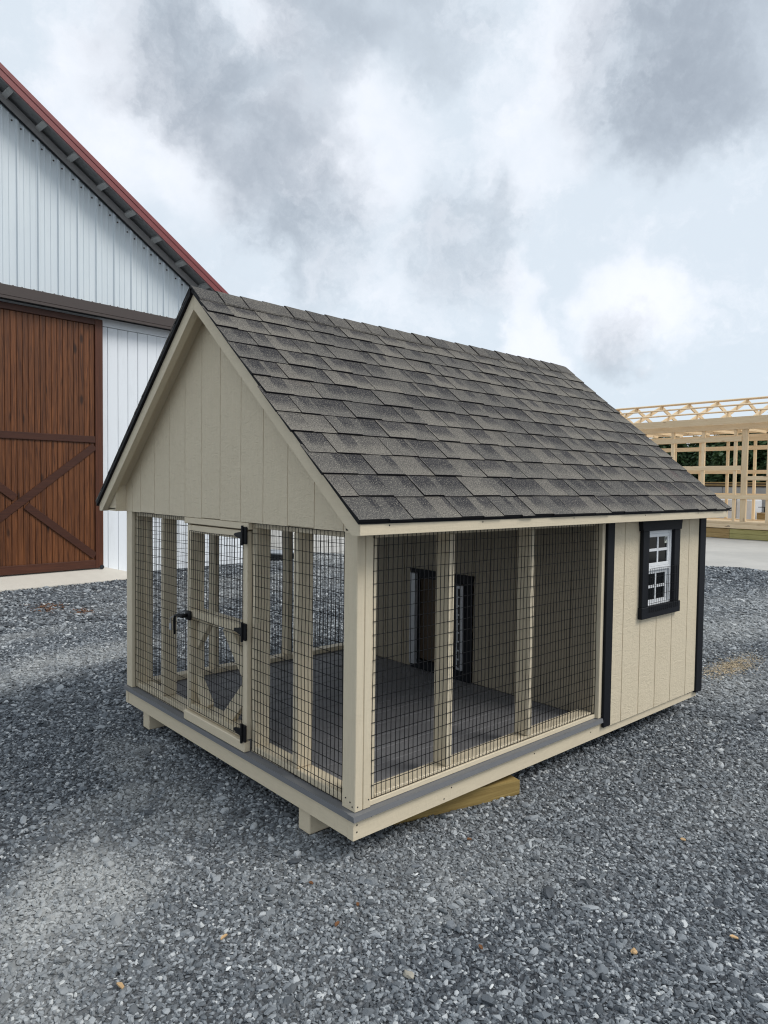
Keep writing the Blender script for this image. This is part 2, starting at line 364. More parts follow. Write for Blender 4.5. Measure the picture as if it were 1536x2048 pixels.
b.inputs['Subsurface Weight'].default_value = 0; M['leaf'] = m

# ------------------------------------------------------------------ ground, pads
def gh(x, y):   # gentle unevenness of the yard, flat where things stand
    x = np.asarray(x, float); y = np.asarray(y, float)
    h = .020 * np.sin(1.1 * x + .7) * np.sin(.9 * y + .4) + .012 * np.sin(2.7 * x - 1.3 * y) + .008 * np.sin(4.1 * y + 1.7 * x + 1.) - .012
    k = np.clip((np.maximum(np.abs(x - 1.6) - 1.8, np.abs(y - 1.2) - 1.5)) / 1.2, 0, 1)
    k *= np.clip((x + y * 0 + 30) / 1, 0, 1) * np.clip((12.3 - x) / 1.5, 0, 1) * np.clip((9.0 - y) / 1.5, 0, 1)
    return np.where(k > 0, h * k, 0.0)
def axis(lo, hi, step, far):
    a = list(np.arange(lo, hi + 1e-6, step)); s = step
    while a[-1] < far: s *= 1.6; a.append(a[-1] + s)
    s = step
    while a[0] > -far: s *= 1.6; a.insert(0, a[0] - s)
    return np.array(a)
gx = axis(-5, 13, .2, 900); gy = axis(-5, 11, .2, 900)
XX, YY = np.meshgrid(gx, gy, indexing='ij'); ZZ = gh(XX, YY)
nx, ny = XX.shape; ids = np.arange(nx * ny).reshape(nx, ny)
vv = np.stack([XX, YY, ZZ], -1).reshape(-1, 3); ff = np.stack([ids[:-1, :-1], ids[1:, :-1], ids[1:, 1:], ids[:-1, 1:]], -1).reshape(-1, 4)
me = bpy.data.meshes.new('ground'); me.from_pydata(vv.tolist(), [], ff.tolist()); me.materials.append(M['gravel']); me.polygons.foreach_set('use_smooth', [True] * len(me.polygons))
at = me.attributes.new('dust', 'FLOAT', 'POINT'); at.data.foreach_set('value', dust_at(vv[:, 0], vv[:, 1]).astype(np.float32))
link('ground', me, None, 'structure')
# concrete yard in front of the timber frame
def yard_edge(y):
    y = np.asarray(y, float); base_ = np.interp(y, [-40, 3.4, 11.0, 13.0, 40], [12.98, 12.98, 7.5, 6.3, 6.3])
    return base_ + .12 * np.sin(y * 1.9) + .07 * np.sin(y * 5.3 + 1)
mb = MB(); yl = np.linspace(-14, 30, 89); poly = [(float(yard_edge(q)), float(q)) for q in yl] + [(46, 30), (46, -14)]
mb.prism(poly, 2, -.05, .012); mb.build('concrete_yard', M['concrete'], None, kind='structure')

# ------------------------------------------------------------------ dog kennel
K = tag(empty('dog_kennel', (0, 0, H)), 'tan wooden dog kennel with black wire run, shingled gable roof and black trimmed window', 'dog kennel')
W = 2.44; L = 3.18; RY = 1.2467; EZ = 1.349; SL = (2.5025 - 1.349) / (1.2467 + .1465); X0 = -.115; X1 = 3.289; XD = 1.865
def roofz(y): return EZ + SL * (min(y, 2 * RY - y) + .1465)
# skids and rim
for yc in (.386, 2.155):
    o = B('skid', M['tan_x'], K, .02, 3.12, yc - .045, yc + .045, -H, -.002, c=.004)
B('rim_board', M['tan_x'], K, 0, L, .006, .046, 0, .086); B('rim_board', M['tan_y'], K, .002, .04, .048, W - .042, .001, .086)
B('rim_board', M['tan_x'], K, 0, L, W - .04, W, 0, .086); B('rim_board', M['tan_y'], K, L - .04, L - .002, .048, W - .042, 0, .086)
for i in range(6): B('floor_joist', M['pt'], K, .5 + .4 * i, .538 + .4 * i, .05, W - .045, .002, .083)
# decking and its nosing
y = .05; 
while y < W - .06:
    B('deck_board', M['deck'], K, .034, XD - .002, y, min(y + .138, W - .05), .0875, .112, c=.003); y += .145
MB().prism([(-.014, .089), (-.010, .112), (.03, .113), (.03, .088)], 0, -.012, 1.905).build('floor_nosing', M['nose'], K)
MB().prism([(-.012, .0885), (-.008, .1125), (.032, .1125), (.032, .0885)], 1, .0305, W + .012).build('floor_nosing', M['nose_y'], K)
MB().prism([(W + .012, .089), (W + .010, .112), (W - .045, .112), (W - .045, .088)], 0, .034, 1.905).build('floor_nosing', M['nose'], K)
# posts, studs and plates of the run
TOP = 1.262
o = MB().box(.0146, .058, .0146, .102, .1135, 1.30, .003).build('corner_post', M['stud'], K)
MB().box(.0595, .102, .0146, .102, .1135, 1.30, .003).build('corner_post', M['stud'], K)
MB().box(.008, .10, W - .085, W + .002, .1135, 1.30, .003).build('corner_post', M['stud'], K)
def st(x0, x1, y0, y1, z0=.152, z1=TOP): return B('stud', M['stud'], K, x0, x1, y0, y1, z0, z1, c=.003)
st(.104, .142, .036, .12, .114); st(.036, .12, .104, .125, .114); st(.036, .125, W - .106, W - .088, .114)
for yc in (.49, 1.945): st(.036, .125, yc - .019, yc + .019)
st(.036, .125, .842, .88, .114); st(.036, .125, 1.56, 1.598, .114)
for xc in (.612, 1.243):
    st(xc - .019, xc + .019, .036, .125); st(xc - .019, xc + .019, W - .125, W - .036)
B('stud', M['stud'], K, 1.874, 1.9065, .0025, .118, .114, 1.30, c=.002); st(.10, .135, W - .125, W - .03)
B('sole_plate', M['tan_y'], K, .036, .125, .127, .841, .1145, .150, c=.003); B('sole_plate', M['tan_y'], K, .036, .125, 1.60, W - .108, .1145, .150, c=.003)
B('sole_plate', M['tan_x'], K, .144, 1.85, .036, .125, .1145, .150, c=.003); B('sole_plate', M['tan_x'], K, .137, 1.85, W - .125, W - .036, .1145, .150, c=.003)
B('mesh_ledge', M['tan_x'], K, .104, 1.873, .022, .0345, .1145, .137); 
B('top_plate', M['tan_y'], K, .036, .125, .104, W - .09, TOP + .001, 1.30, c=.003)
B('top_plate', M['tan_x'], K, .127, 1.85, .036, .125, TOP + .001, 1.30, c=.003); B('top_plate', M['tan_x'], K, .127, 1.85, W - .125, W - .036, TOP + .001, 1.30, c=.003)
# welded wire
def wires(name, ax, at, u0, u1, z0, z1, parent=K, su=.0275, sz=.0535, r=.0019, amp=.003, sub=9):
    mb = MB()
    def pt(u, z, k): 
        return (at + k, u, z) if ax == 0 else (u, at + k, z)
    sgn = -1 if at < 1 else 1
    bulge = [random.uniform(-1, 1) for _ in range(6)]
    def off(u, z): return amp * (math.sin(u * 7 + bulge[0] * 3) * bulge[1] + math.sin(z * 9 + bulge[2] * 3 + u * 2) * bulge[3])
    n = int(round((u1 - u0) / su)); nz = int(round((z1 - z0) / sz))
    for i in range(n + 1):
        u = u0 + (u1 - u0) * i / n; j = random.uniform(-.0011, .0011); ph = random.uniform(0, 6)
        mb.tube([pt(u + j + .0008 * math.sin(ph + k * 2.1), z0 + (z1 - z0) * k / sub, off(u, z0 + (z1 - z0) * k / sub)) for k in range(sub + 1)], r, 4)
    for i in range(nz + 1):
        z = z0 + (z1 - z0) * i / nz; j = random.uniform(-.001, .001); ns = max(8, int((u1 - u0) / .1)); ph = random.uniform(0, 6)
        mb.tube([pt(u0 + (u1 - u0) * k / ns, z + j + .0012 * math.sin(ph + k * .9), off(u0 + (u1 - u0) * k / ns, z) - sgn * .0030) for k in range(ns + 1)], r * .85, 4)
    return mb.build(name, M['wire'], parent)
wires('wire_mesh', 0, .029, .123, .868, .122, 1.288); wires('wire_mesh', 0, .029, 1.572, W - .092, .122, 1.288)
wires('wire_mesh', 1, .029, .118, 1.872, .140, 1.285)
wires('wire_mesh', 1, W - .029, .06, 1.85, .125, 1.288)
# door
D = empty('door', (0, 0, 0), 0, K)
DY0, DY1, DZ0, DZ1 = .886, 1.552, .176, 1.246
B('stile', M['stud'], D, .012, .098, DY0, DY0 + .045, DZ0, DZ1, c=.003); B('stile', M['stud'], D, .012, .098, DY1 - .045, DY1, DZ0, DZ1, c=.003)
for z0, z1 in ((DZ0, DZ0 + .036), (.712, .758), (DZ1 - .043, DZ1)): B('rail', M['tan_y'], D, .0135, .0965, DY0 + .0455, DY1 - .0455, z0, z1, c=.003)
for a, c_ in (((1.535, .555), (1.395, .715)), ((.925, .455), (1.175, .715)), ((1.535, .350), (1.385, .205)), ((.925, .445), (1.165, .205))):
    MB().bar((.066, a[0], a[1]), (.066, c_[0], c_[1]), .086, .036, up=(1, 0, 0), c=.003).build('brace', M['stud'], D)
wires('wire_mesh', 0, .007, DY0 + .037, DY1 - .030, DZ0 + .012, .705, D); wires('wire_mesh', 0, .007, DY0 + .037, DY1 - .030, .718, DZ1 - .032, D)
B('threshold', M['tan_y'], K, -.004, .034, .882, 1.566, .1145, .168, c=.004)
B('door_header', M['tan_y'], K, .006, .0345, .868, 1.58, 1.254, 1.2895, c=.003)
for zc in (1.225, .735, .215):
    mb = MB(); mb.box(-.010, .004, .866, .900, zc - .044, zc + .044, .004)
    mb.prism([(.898, zc + .028), (.915, zc + .018), (.975, zc + .008), (.985, zc), (.975, zc - .008), (.915, zc - .020), (.898, zc - .030)], 0, -.009, .001)
    mb.tube([(-.013, .893, zc - .05), (-.013, .893, zc + .05)], .007, 8); mb.build('hinge', M['hinge'], D)
mb = MB(); mb.box(-.008, .010, 1.488, 1.545, .700, .752, .005); mb.tube([(-.01, 1.515, .727), (-.045, 1.52, .728)], .012, 8)
mb.tube([(-.045, 1.495, .727), (-.047, 1.55, .727), (-.047, 1.583, .722), (-.046, 1.597, .70), (-.045, 1.60, .655), (-.047, 1.594, .610)], [.009, .0085, .008, .0075, .007, .0055], 8)
mb.build('handle', M['hinge'], D, smooth=True)
mb = MB(); mb.tube([(-.05, 1.60, .715), (-.055, 1.632, .70), (-.05, 1.64, .66)], .003, 5); mb.box(-.056, -.052, 1.622, 1.648, .63, .668); mb.build('key', M['alu'], D)
# gable siding (one board between every two grooves) with the backing the grooves show
gy_ = [-.0, .095, .305, .515, .728, .940, 1.155, 1.363, 1.567, 1.775, 1.985, 2.200, 2.335, W + .0]
def gable(x0, x1, y0, y1, zb, inset, name, mat):
    f = lambda q: max(zb + .004, roofz(q) - inset)
    top = [(y1, f(y1))] + ([(RY, f(RY))] if y0 < RY < y1 else []) + [(y0, f(y0))]
    return MB().prism([(y0, zb), (y1, zb)] + top, 0, x0, x1).build(name, mat, K)
for i in range(len(gy_) - 1): gable(.004, .0225, gy_[i] + .002, gy_[i + 1] - .002, 1.2915 + (.004 if i % 4 == 2 else 0), .030, 'siding_board', M['tan_v'])
gable(.0095, .0325, .005, W - .005, 1.2925, .034, 'siding_backing', M['tan_v'])
gable(-.064, .0225, W + .0015, 2 * RY + .1165, 1.2925, .05, 'eave_return', M['tan_v']); gable(-.064, .0225, -.1155, -.0015, 1.2925, .05, 'eave_return', M['tan_v'])
gable(L - .02, L, 0, W, .06, .03, 'rear_siding', M['tan_v'])
# rake boards, fascia, soffit
def rake(x0, x1, name, t0=.020, t1=.104, mat='tan_y'):
    for sgn in (1, -1):
        yy = lambda q: q if sgn > 0 else 2 * RY - q
        e = -.1355
        pts = [(yy(e), roofz(e) - t0), (yy(RY - .0008), roofz(RY) - t0), (yy(RY - .0008), roofz(RY) - t1), (yy(-.112), EZ + SL * (-.112 + .1465) - t1), (yy(-.112), EZ - .0565), (yy(e), EZ - .0565)]
        pts = [(yy(e), roofz(e) - t0), (yy(RY - .0008), roofz(RY) - t0), (yy(RY - .0008), roofz(RY) - t1), (yy(-.092), roofz(-.092) - t1), (yy(e), EZ - .058)]
        MB().prism(pts, 0, x0, x1).build(name, M[mat], K)
rake(-.103, -.066, 'rake_board'); rake(3.238, 3.275, 'rake_board'); rake(-.0655, .0035, 'gable_soffit', .022, .050)
B('fascia', M['tan_x'], K, -.1025, 3.2375, -.1405, -.1365 + .02, 1.291, 1.3415); B('fascia', M['tan_x'], K, -.0655, 3.2375, 2 * RY + .117, 2 * RY + .1365, 1.291, 1.3415)
B('eave_soffit', M['tan_x'], K, -.064, 3.236, -.1155, -.004, 1.302, 1.312); B('eave_soffit', M['tan_x'], K, -.064, 3.236, W + .006, 2 * RY + .116, 1.302, 1.312)
# roof deck, drip edges, shingles
u_ = Vector((0, 1, SL)).normalized(); n_ = Vector((0, -SL, 1)).normalized(); SLEN = (Vector((0, RY, 2.5025)) - Vector((0, -.1465, EZ))).length
mb = MB(); th = .013
mb.prism([(-.1465, EZ), (RY, 2.5025), (2 * RY + .1465, EZ), (2 * RY + .1445, EZ - th), (RY, 2.5025 - th * 1.3), (-.1445, EZ - th)], 0, X0, X1)
roof = mb.build('roof', M['drip'], K)
MB().prism([(RY + .01, 2.5025 - .030), (RY + .01, 2.5025 + .012), (2 * RY + .150, EZ + .014), (2 * RY + .150, EZ - .028)], 0, X0 - .005, X0 + .022).build('drip_edge', M['drip'], roof)
FR = Matrix.Translation((X0, -.1465, EZ)) @ Matrix((Vector((1, 0, 0)), u_, n_)).transposed().to_4x4()
def tabmesh(t0, t1, ln=.2):
    return MB().add([(0, 0, .0005), (1, 0, .0005), (1, ln, .0005), (0, ln, .0005), (0, .002, t0), (1, .002, t0), (1, ln, t1), (0, ln, t1)],
                    [(0, 1, 2, 3), (4, 5, 6, 7), (0, 1, 5, 4), (1, 2, 6, 5), (2, 3, 7, 6), (3, 0, 4, 7)]).cutedge('shingle', M['shingle'], (2, 3, 5))
tm = [tabmesh(.0095, .002), tabmesh(.0128, .0025), tabmesh(.0112, .0022)]; tl = tm
EXP = .143; 
for i in range(12):
    x = -.006 - random.uniform(0, .02); end = X1 - X0 + .006; k = random.randrange(2)
    s0 = i * EXP - .008
    while x < end - .01:
        wd = random.choice((.10, .12, .135, .15, .16, .175, .2)) * random.uniform(.92, 1.08)
        if x + wd > end - .06: wd = end - x
        me = (tl if i == 12 else tm)[(k % 2) if random.random() < .85 else 2]; k += 1
        o = link('shingle', me, roof)
        o.matrix_local = FR @ Matrix.Translation((x + .001, s0 + random.uniform(-.0025, .0025) - (.002 if k % 2 else 0), 0)) @ Matrix.Rotation(R(random.uniform(-.15, .15)), 4, 'Z') @ Matrix.Diagonal((wd - .003, 1, random.uniform(.92, 1.1), 1))
        x += wd
# far slope, seen only at its edge
mb = MB(); ub = Vector((0, -1, SL)).normalized(); nb = Vector((0, SL, 1)).normalized(); mb.m = Matrix.Translation((X0, 2 * RY + .1465, EZ)) @ Matrix((Vector((1, 0, 0)), ub, nb)).transposed().to_4x4()
for i in range(12):
    x = -.006; ln = .2
    while x < X1 - X0:
        wd = min(random.uniform(.12, .26), X1 - X0 + .006 - x); t0 = random.choice((.011, .016)); s0 = i * EXP - .008
        mb.add([(x, s0, .0005), (x + wd - .002, s0, .0005), (x + wd - .002, s0 + ln, .0005), (x, s0 + ln, .0005), (x, s0, t0), (x + wd - .002, s0, t0), (x + wd - .002, s0 + ln, .003), (x, s0 + ln, .003)],
               [(0, 1, 2, 3), (4, 5, 6, 7), (0, 1, 5, 4), (1, 2, 6, 5), (2, 3, 7, 6), (3, 0, 4, 7)]); x += wd
mb.m = None; mb.build('far_slope_shingles', M['shingle_cap'], roof, kind='stuff')
def capmesh():
    mb = MB(); prof = []
    a = math.atan(SL); leg = .135
    for s_ in (-1, 1): pass
    pts = [(-math.cos(a) * leg, -math.sin(a) * leg), (-.016, -.0125), (0, -.004), (.016, -.0125), (math.cos(a) * leg, -math.sin(a) * leg)]
    vs = []
    for (xx, lift, hh) in ((0, .008, .006), (.21, .002, .0045)):
        for (yy, zz_) in pts: vs.append((xx, yy, zz_ + lift + hh + .006))
        for (yy, zz_) in pts: vs.append((xx, yy, zz_ + lift + .006 - (.004 if xx == 0 else 0)))
    n = len(pts); fs = []
    for j in range(n - 1):
        fs += [(j, j + 1, 2 * n + j + 1, 2 * n + j), (n + j, n + j + 1, 3 * n + j + 1, 3 * n + j), (j, j + 1, n + j + 1, n + j), (2 * n + j, 2 * n + j + 1, 3 * n + j + 1, 3 * n + j)]
    fs += [(0, n, 3 * n, 2 * n), (n - 1, 2 * n - 1, 4 * n - 1, 3 * n - 1)]
    return mb.add(vs, fs).cutedge('ridge_cap', M['shingle_cap'], (2, 6, 10, 14))
cmh = capmesh(); nc = 23; stp = (X1 - X0 - .195) / (nc - 1)
for i in range(nc):
    o = link('ridge_cap', cmh, roof); o.location = (X0 - .006 + i * stp, RY + random.uniform(-.003, .003), 2.5025 + random.uniform(0, .002)); o.rotation_euler = (0, 0, R(random.uniform(-.6, .6)))
# black corner strips and box siding on the side with the window
B('corner_trim', M['black'], K, 1.907, 1.985, -.014, .002, .055, 1.29, c=.003); B('corner_trim', M['black'], K, 3.122, 3.212, -.020, .002, .036, 1.29, c=.003)
B('corner_trim', M['black'], K, 3.19, 3.212, .003, .085, .036, 1.29, c=.003)
sg = [1.986, 2.112, 2.321, 2.531, 2.746, 2.971, 3.120]
WX0, WX1, WZ0, WZ1 = 2.352, 2.722, .712, 1.232      # rough opening
for i in range(6):
    a, c_ = sg[i] + (.003 if i else 0), sg[i + 1] - (.003 if i < 5 else 0)
    if c_ <= WX0 or a >= WX1: B('siding_board', M['tan_v'], K, a, c_, -.0085, .0045, .05, 1.30, c=.002)
    else:
        pts = [(a, .05), (c_, .05)]; l, h_ = max(a, WX0), min(c_, WX1)
        mb = MB(); mb.box(a, c_, -.0085, .0045, .05, WZ0, c=.002); mb.box(a, c_, -.0085, .0045, WZ1, 1.30, c=.002)
        if a < l - .002: mb.box(a, l, -.0085, .0045, WZ0, WZ1, c=0.0005)
        if c_ > h_ + .002: mb.box(h_, c_, -.0085, .0045, WZ0, WZ1, c=.0005)
        mb.build('siding_board', M['tan_v'], K)
mb = MB(); mb.box(1.985, WX0, .0005, .0057, .052, 1.30, c=0); mb.box(WX1, 3.121, .0005, .0057, .052, 1.30, c=0); mb.box(WX0 + .0005, WX1 - .0005, .0005, .0057, .052, WZ0 - .001, c=0); mb.box(WX0 + .0005, WX1 - .0005, .0005, .0057, WZ1 + .001, 1.30, c=0)
mb.build('siding_backing', M['tan_v'], K)
B('rear_siding', M['tan_v'], K, XD + .02, L - .021, W - .012, W + .004, .088, 1.30)
# divider wall with the dog door
dy = [.045, .20, .41, .62, .83, .98, 1.58, 1.68, 1.89, 2.10, 2.395]
for i in range(len(dy) - 1):
    z0 = .86 if dy[i] == .98 else .114
    B('divider_board', M['tan_shaded'], K, XD - .006, XD + .01, dy[i] + .003, dy[i + 1] - .003, z0, min(2.0, roofz(dy[i]) - .06, roofz(dy[i + 1]) - .06), c=.002)
mb = MB(); mb.box(XD + .0105, XD + .018, .04, .985, .114, 1.42, c=0); mb.box(XD + .0105, XD + .018, 1.575, 2.40, .114, 1.42, c=0); mb.box(XD + .0105, XD + .018, .985, 1.575, .86, 2.1, c=0); mb.build('divider_backing', M['tan_shaded'], K)
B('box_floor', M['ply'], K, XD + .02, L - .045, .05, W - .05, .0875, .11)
DD = empty('dog_door', (0, 0, 0), 0, K); xf = XD - .006
MB().prism([(.985, .800), (1.575, .800), (1.592, .862), (.968, .862)], 0, xf - .024, xf - .0005).build('casing', M['black'], DD)
B('casing', M['black'], DD, xf - .022, xf - .0005, .985, 1.575, .1145, .185); B('casing', M['black'], DD, xf - .021, xf - .0005, .985, 1.052, .186, .799); B('casing', M['black'], DD, xf - .021, xf - .0005, 1.51, 1.575, .186, .799)
B('guide_rail', M['alu'], DD, xf - .05, xf - .022, 1.505, 1.565, .15, .835, c=.003); B('guide_rail', M['alu'], DD, xf - .040, xf - .0215, 1.045, 1.105, .19, .79, c=.003)
for k in range(9): B('seal', M['rubber'], DD, xf - .0425, xf - .0402, 1.070 + random.uniform(-.004, .004), 1.082 + random.uniform(-.002, .006), .21 + k * .063, .262 + k * .063)
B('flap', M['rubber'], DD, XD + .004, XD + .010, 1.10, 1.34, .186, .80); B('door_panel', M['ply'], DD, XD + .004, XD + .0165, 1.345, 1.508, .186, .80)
# window
WN = empty('window', (0, 0, 0), 0, K); ys = -.0085
MB().prism([(2.280, 1.218), (2.792, 1.218), (2.802, 1.272), (2.802, 1.288), (2.270, 1.288), (2.270, 1.272)], 1, ys - .030, ys - .0005).build('casing', M['black'], WN)
B('casing', M['black'], WN, 2.284, 2.800, ys - .030, ys - .0005, .662, .735, c=.003)
B('casing', M['black'], WN, 2.290, 2.368, ys - .026, ys - .0005, .7355, 1.2175, c=.003); B('casing', M['black'], WN, 2.706, 2.786, ys - .026, ys - .0005, .7355, 1.2175, c=.003)
B('window_frame', M['white'], WN, WX0 + .001, 2.383, -.012, .055, WZ0 + .001, WZ1 - .001); B('window_frame', M['white'], WN, 2.682, WX1 - .001, -.012, .055, WZ0 + .001, WZ1 - .001)
B('window_frame', M['white'], WN, 2.3835, 2.6815, -.012, .055, WZ0 + .001, .742); B('window_frame', M['white'], WN, 2.3835, 2.6815, -.012, .055, 1.196, WZ1 - .001)
def sash(z0, z1, yc, nm, fw=.022):
    s_ = empty(nm, (0, 0, 0), 0, WN) if False else WN
    B('sash_rail', M['white'], s_, 2.3845, 2.6805, yc - .011, yc + .011, z0, z0 + fw); B('sash_rail', M['white'], s_, 2.3845, 2.6805, yc - .011, yc + .011, z1 - fw, z1)
    B('sash_stile', M['white'], s_, 2.3845, 2.3845 + fw, yc - .0105, yc + .0105, z0 + fw + .0005, z1 - fw - .0005); B('sash_stile', M['white'], s_, 2.6805 - fw, 2.6805, yc - .0105, yc + .0105, z0 + fw + .0005, z1 - fw - .0005)
    zm = (z0 + z1) / 2; xm = 2.5325; a, c_ = 2.3845 + fw + .0005, 2.6805 - fw - .0005
    B('muntin', M['white'], s_, xm - .008, xm + .008, yc - .008, yc + .004, z0 + fw + .0005, z1 - fw - .0005)
    B('muntin', M['white'], s_, a, xm - .0085, yc - .008, yc + .004, zm - .009, zm + .009); B('muntin', M['white'], s_, xm + .0085, c_, yc - .008, yc + .004, zm - .009, zm + .009)
    for (p, q) in ((a, xm - .0085), (xm + .0085, c_)):
        for (e, f) in ((z0 + fw + .0005, zm - .0095), (zm + .0095, z1 - fw - .0005)): B('pane', M['glass'], s_, p, q, yc - .003, yc + .003, e, f, c=.0004)
sash(.984, 1.195, .002, 'upper'); sash(.743, .957, .012, 'lower')
B('meeting_rail', M['white'], WN, 2.3845, 2.6805, -.012, .018, .958, .983)
wires('window_screen', 1, ys - .034, 2.372, 2.752, .700, .978, WN, sz=.0535, r=.0016, amp=.001)
st_ = B('sticker', plain('sticker_paper', (.75, .77, .68), .5, .05), WN, 2.628, 2.655, -.0035, -.0015, 1.128, 1.176, c=.0002)
MB().prism([(2.636, 1.144), (2.641, 1.139), (2.645, 1.146), (2.650, 1.152), (2.651, 1.163), (2.645, 1.170), (2.637, 1.169), (2.633, 1.160)], 1, -.0045, -.0036).build('emblem', M['ink'], WN)
# nail heads
for (x, y, z) in ((.013, .045, .150), (.013, .075, .160), (.013, .03, .135)): MB().tube([(x + .001, y, z), (x - .0012, y, z)], .0035, 6).build('nail', M['nail'], K)
for (x, y, z) in ((.03, .0145, .135), (.09, .0145, .15), (.02, .0055, .065), (.10, .0055, .078), (.13, .0055, .079), (.02, .0055, .035), (.55, .0055, .02), (.60, .0055, .06), (1.25, .0055, .06), (1.8, .0055, .05), (3.05, .0055, .04), (3.08, .0055, .041), (.05, -.1406, 1.328), (.62, -.1406, 1.327), (1.35, -.1406, 1.328), (2.1, -.1406, 1.327), (2.8, -.1406, 1.328)):
    MB().tube([(x, y + .001, z), (x, y - .0012, z)], .0035, 6).build('nail', M['nail'], K)

# timber under the kennel
tb = empty('support_timber', (1.105, .012, 0), math.atan2(.21, -.84)); tag(tb, 'yellow treated timber wedge lying on the gravel under the kennel side', 'timber')
mb = MB(); mb.prism([(0, .006), (0, .074), (.45, .090), (.74, .100), (.74, .0), (.02, 0)], 1, -.06, .03); mb.build('timber_board', M['pt'], tb)

# ------------------------------------------------------------------ barn
BA = R(5.7266); BN = tag(empty('barn', (3.595, 9.795, 0), BA), 'large barn with pale ribbed metal gable, red roof and white board wall', 'barn')
BS = .632; EAVE = 2.25; RID = -5.6
def bz(s): return 4.063 + BS * (EAVE - s)          # top of wall under the rake trim
bw = .18; s = -4.3; i = 0
while s < 1.86:
    e = min(s + bw, 1.90); gp = random.choice((.0015, .002, .003, .005)); B('wall_board', M['white_board'], BN, s + gp, e - gp, random.uniform(-.002, .002), .02, 0.01, 4.165, c=.002); s += bw
B('wall_sheathing', M['dark'], BN, -4.3, 1.895, .0205, .035, .0, 4.2)
B('trim_board', M['white_board'], BN, -4.3, 1.91, -.028, .019, 4.172, 4.30, c=.004); B('corner_board', M['white_board'], BN, 1.905, 2.02, -.03, .06, 0, 4.17, c=.004)
B('door_header', M['brown_metal'], BN, -6.5, 2.0, -.26, -.029, 4.315, 4.475, c=.006); B('track_lip', M['brown_metal'], BN, -6.5, 2.0, -.262, -.25, 4.27, 4.313, c=.003)
# sliding door
DR = empty('sliding_door', (0, 0, 0), 0, BN); d0, d1 = -3.77, -1.19; yb = -.075
nb_ = 27; s = d0 + .13; wb = (d1 - d0 - .26) / nb_
for k in range(nb_): B('door_board', M['door'], DR, s + .002, s + wb - .002, yb, yb + .022 + random.uniform(-.002, .002), .29, 4.15, c=.005); s += wb
B('door_back', M['doorf'], DR, d0 + .05, d1 - .05, yb + .026, yb + .045, .17, 4.2)
B('stile', M['doorf'], DR, d1 - .13, d1, yb - .028, yb + .0245, .16, 4.25, c=.005); B('stile', M['doorf'], DR, d0, d0 + .13, yb - .028, yb + .0245, .16, 4.25, c=.005)
for z0, z1 in ((.16, .295), (2.225, 2.335), (4.15, 4.25)): B('rail', M['doorfx'], DR, d0 + .131, d1 - .131, yb - .027, yb - .0005, z0, z1, c=.005)
a0, a1 = d0 + .14, d1 - .14
MB().bar((a0, yb - .013, .36), (a1, yb - .013, 2.17), .115, .024, up=(0, 1, 0), c=.004).build('cross_brace', M['doorfx'], DR)
mx, mz = (a0 + a1) / 2, 1.265; dv = Vector((a1 - a0, 0, .36 - 2.17)).normalized()
for p, q in (((a0, 2.17), None), (None, (a1, .36))):
    A_ = Vector((a0, yb - .012, 2.17)) if p else Vector((mx, yb - .012, mz)) + dv * .10; Z_ = Vector((mx, yb - .012, mz)) - dv * .10 if p else Vector((a1, yb - .012, .36))
    MB().bar(A_, Z_, .115, .024, up=(0, 1, 0), c=.004).build('cross_brace', M['doorfx'], DR)
mb = MB(); mb.tube([(d1 - .03, -.12, .17), (d1 - .03, -.09, .17)], .035, 12); mb.box(d1 - .05, d1 - .01, -.10, -.06, .17, .26); mb.build('guide_roller', M['dark'], DR)
# ribbed siding: three ribs to a panel, screws along the foot and under the rake
rib = .3048; pw = rib * 3; s = -8.6
while s < 1.9:
    e = min(s + pw, 2.0); prof = []
    k = 0
    while s + k * rib < e - .001:
        q = s + k * rib
        for dx, dyy in ((0, -.004), (.018, -.004), (.032, -.028), (.058, -.028), (.072, -.004), (.125, -.004), (.133, -.011), (.148, -.011), (.156, -.004), (.215, -.004), (.223, -.011), (.238, -.011), (.246, -.004)):
            if q + dx < e: prof.append((q + dx, dyy))
        k += 1
    prof.append((e - .001, -.004))
    mb = MB(); vs = [(x, y_, 4.48) for x, y_ in prof] + [(x, y_, bz(x)) for x, y_ in prof]; n = len(prof)
    if e > RID - 3.2:
        vs = [(x, y_, 4.48) for x, y_ in prof] + [(x, y_, min(bz(x), bz(2 * RID - x))) for x, y_ in prof]
    mb.add(vs, [(j, j + 1, n + j + 1, n + j) for j in range(n - 1)])
    pn = mb.build('siding_panel', M['metal_siding'], BN)
    mb = MB(); q = s
    while q < e - .02:
        for dx in (.095, .27):
            for z in (4.535, bz(q + dx) - .10):
                if q + dx < e: mb.tube([(q + dx, -.003, z), (q + dx, -.012, z)], .014, 6)
        q += rib
    mb.build('screws', M['brown_metal'], pn, kind='stuff'); s += pw
B('gable_sheathing', M['dark'], BN, -8.6, 2.0, .001, .03, 4.18, 4.30)
def slope(s0, s1, y0, y1, zo, th_, name, mat, kind=None, par=BN): # a slab that follows the right roof slope; zo = offset of its underside above the wall line
    return MB().prism([(s0, bz(s0) + zo), (s1, bz(s1) + zo), (s1, bz(s1) + zo + th_), (s0, bz(s0) + zo + th_)], 1, y0, y1).build(name, mat, par, kind=kind)
OV = .42
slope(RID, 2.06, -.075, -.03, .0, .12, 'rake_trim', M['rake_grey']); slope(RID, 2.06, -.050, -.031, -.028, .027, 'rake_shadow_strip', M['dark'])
rf = slope(RID, EAVE + .35, -OV, 14.0, .205, .03, 'roof', M['red_metal']); slope(RID, EAVE + .33, -OV + .045, 13.9, .17, .03, 'roof_deck', M['soffit'])
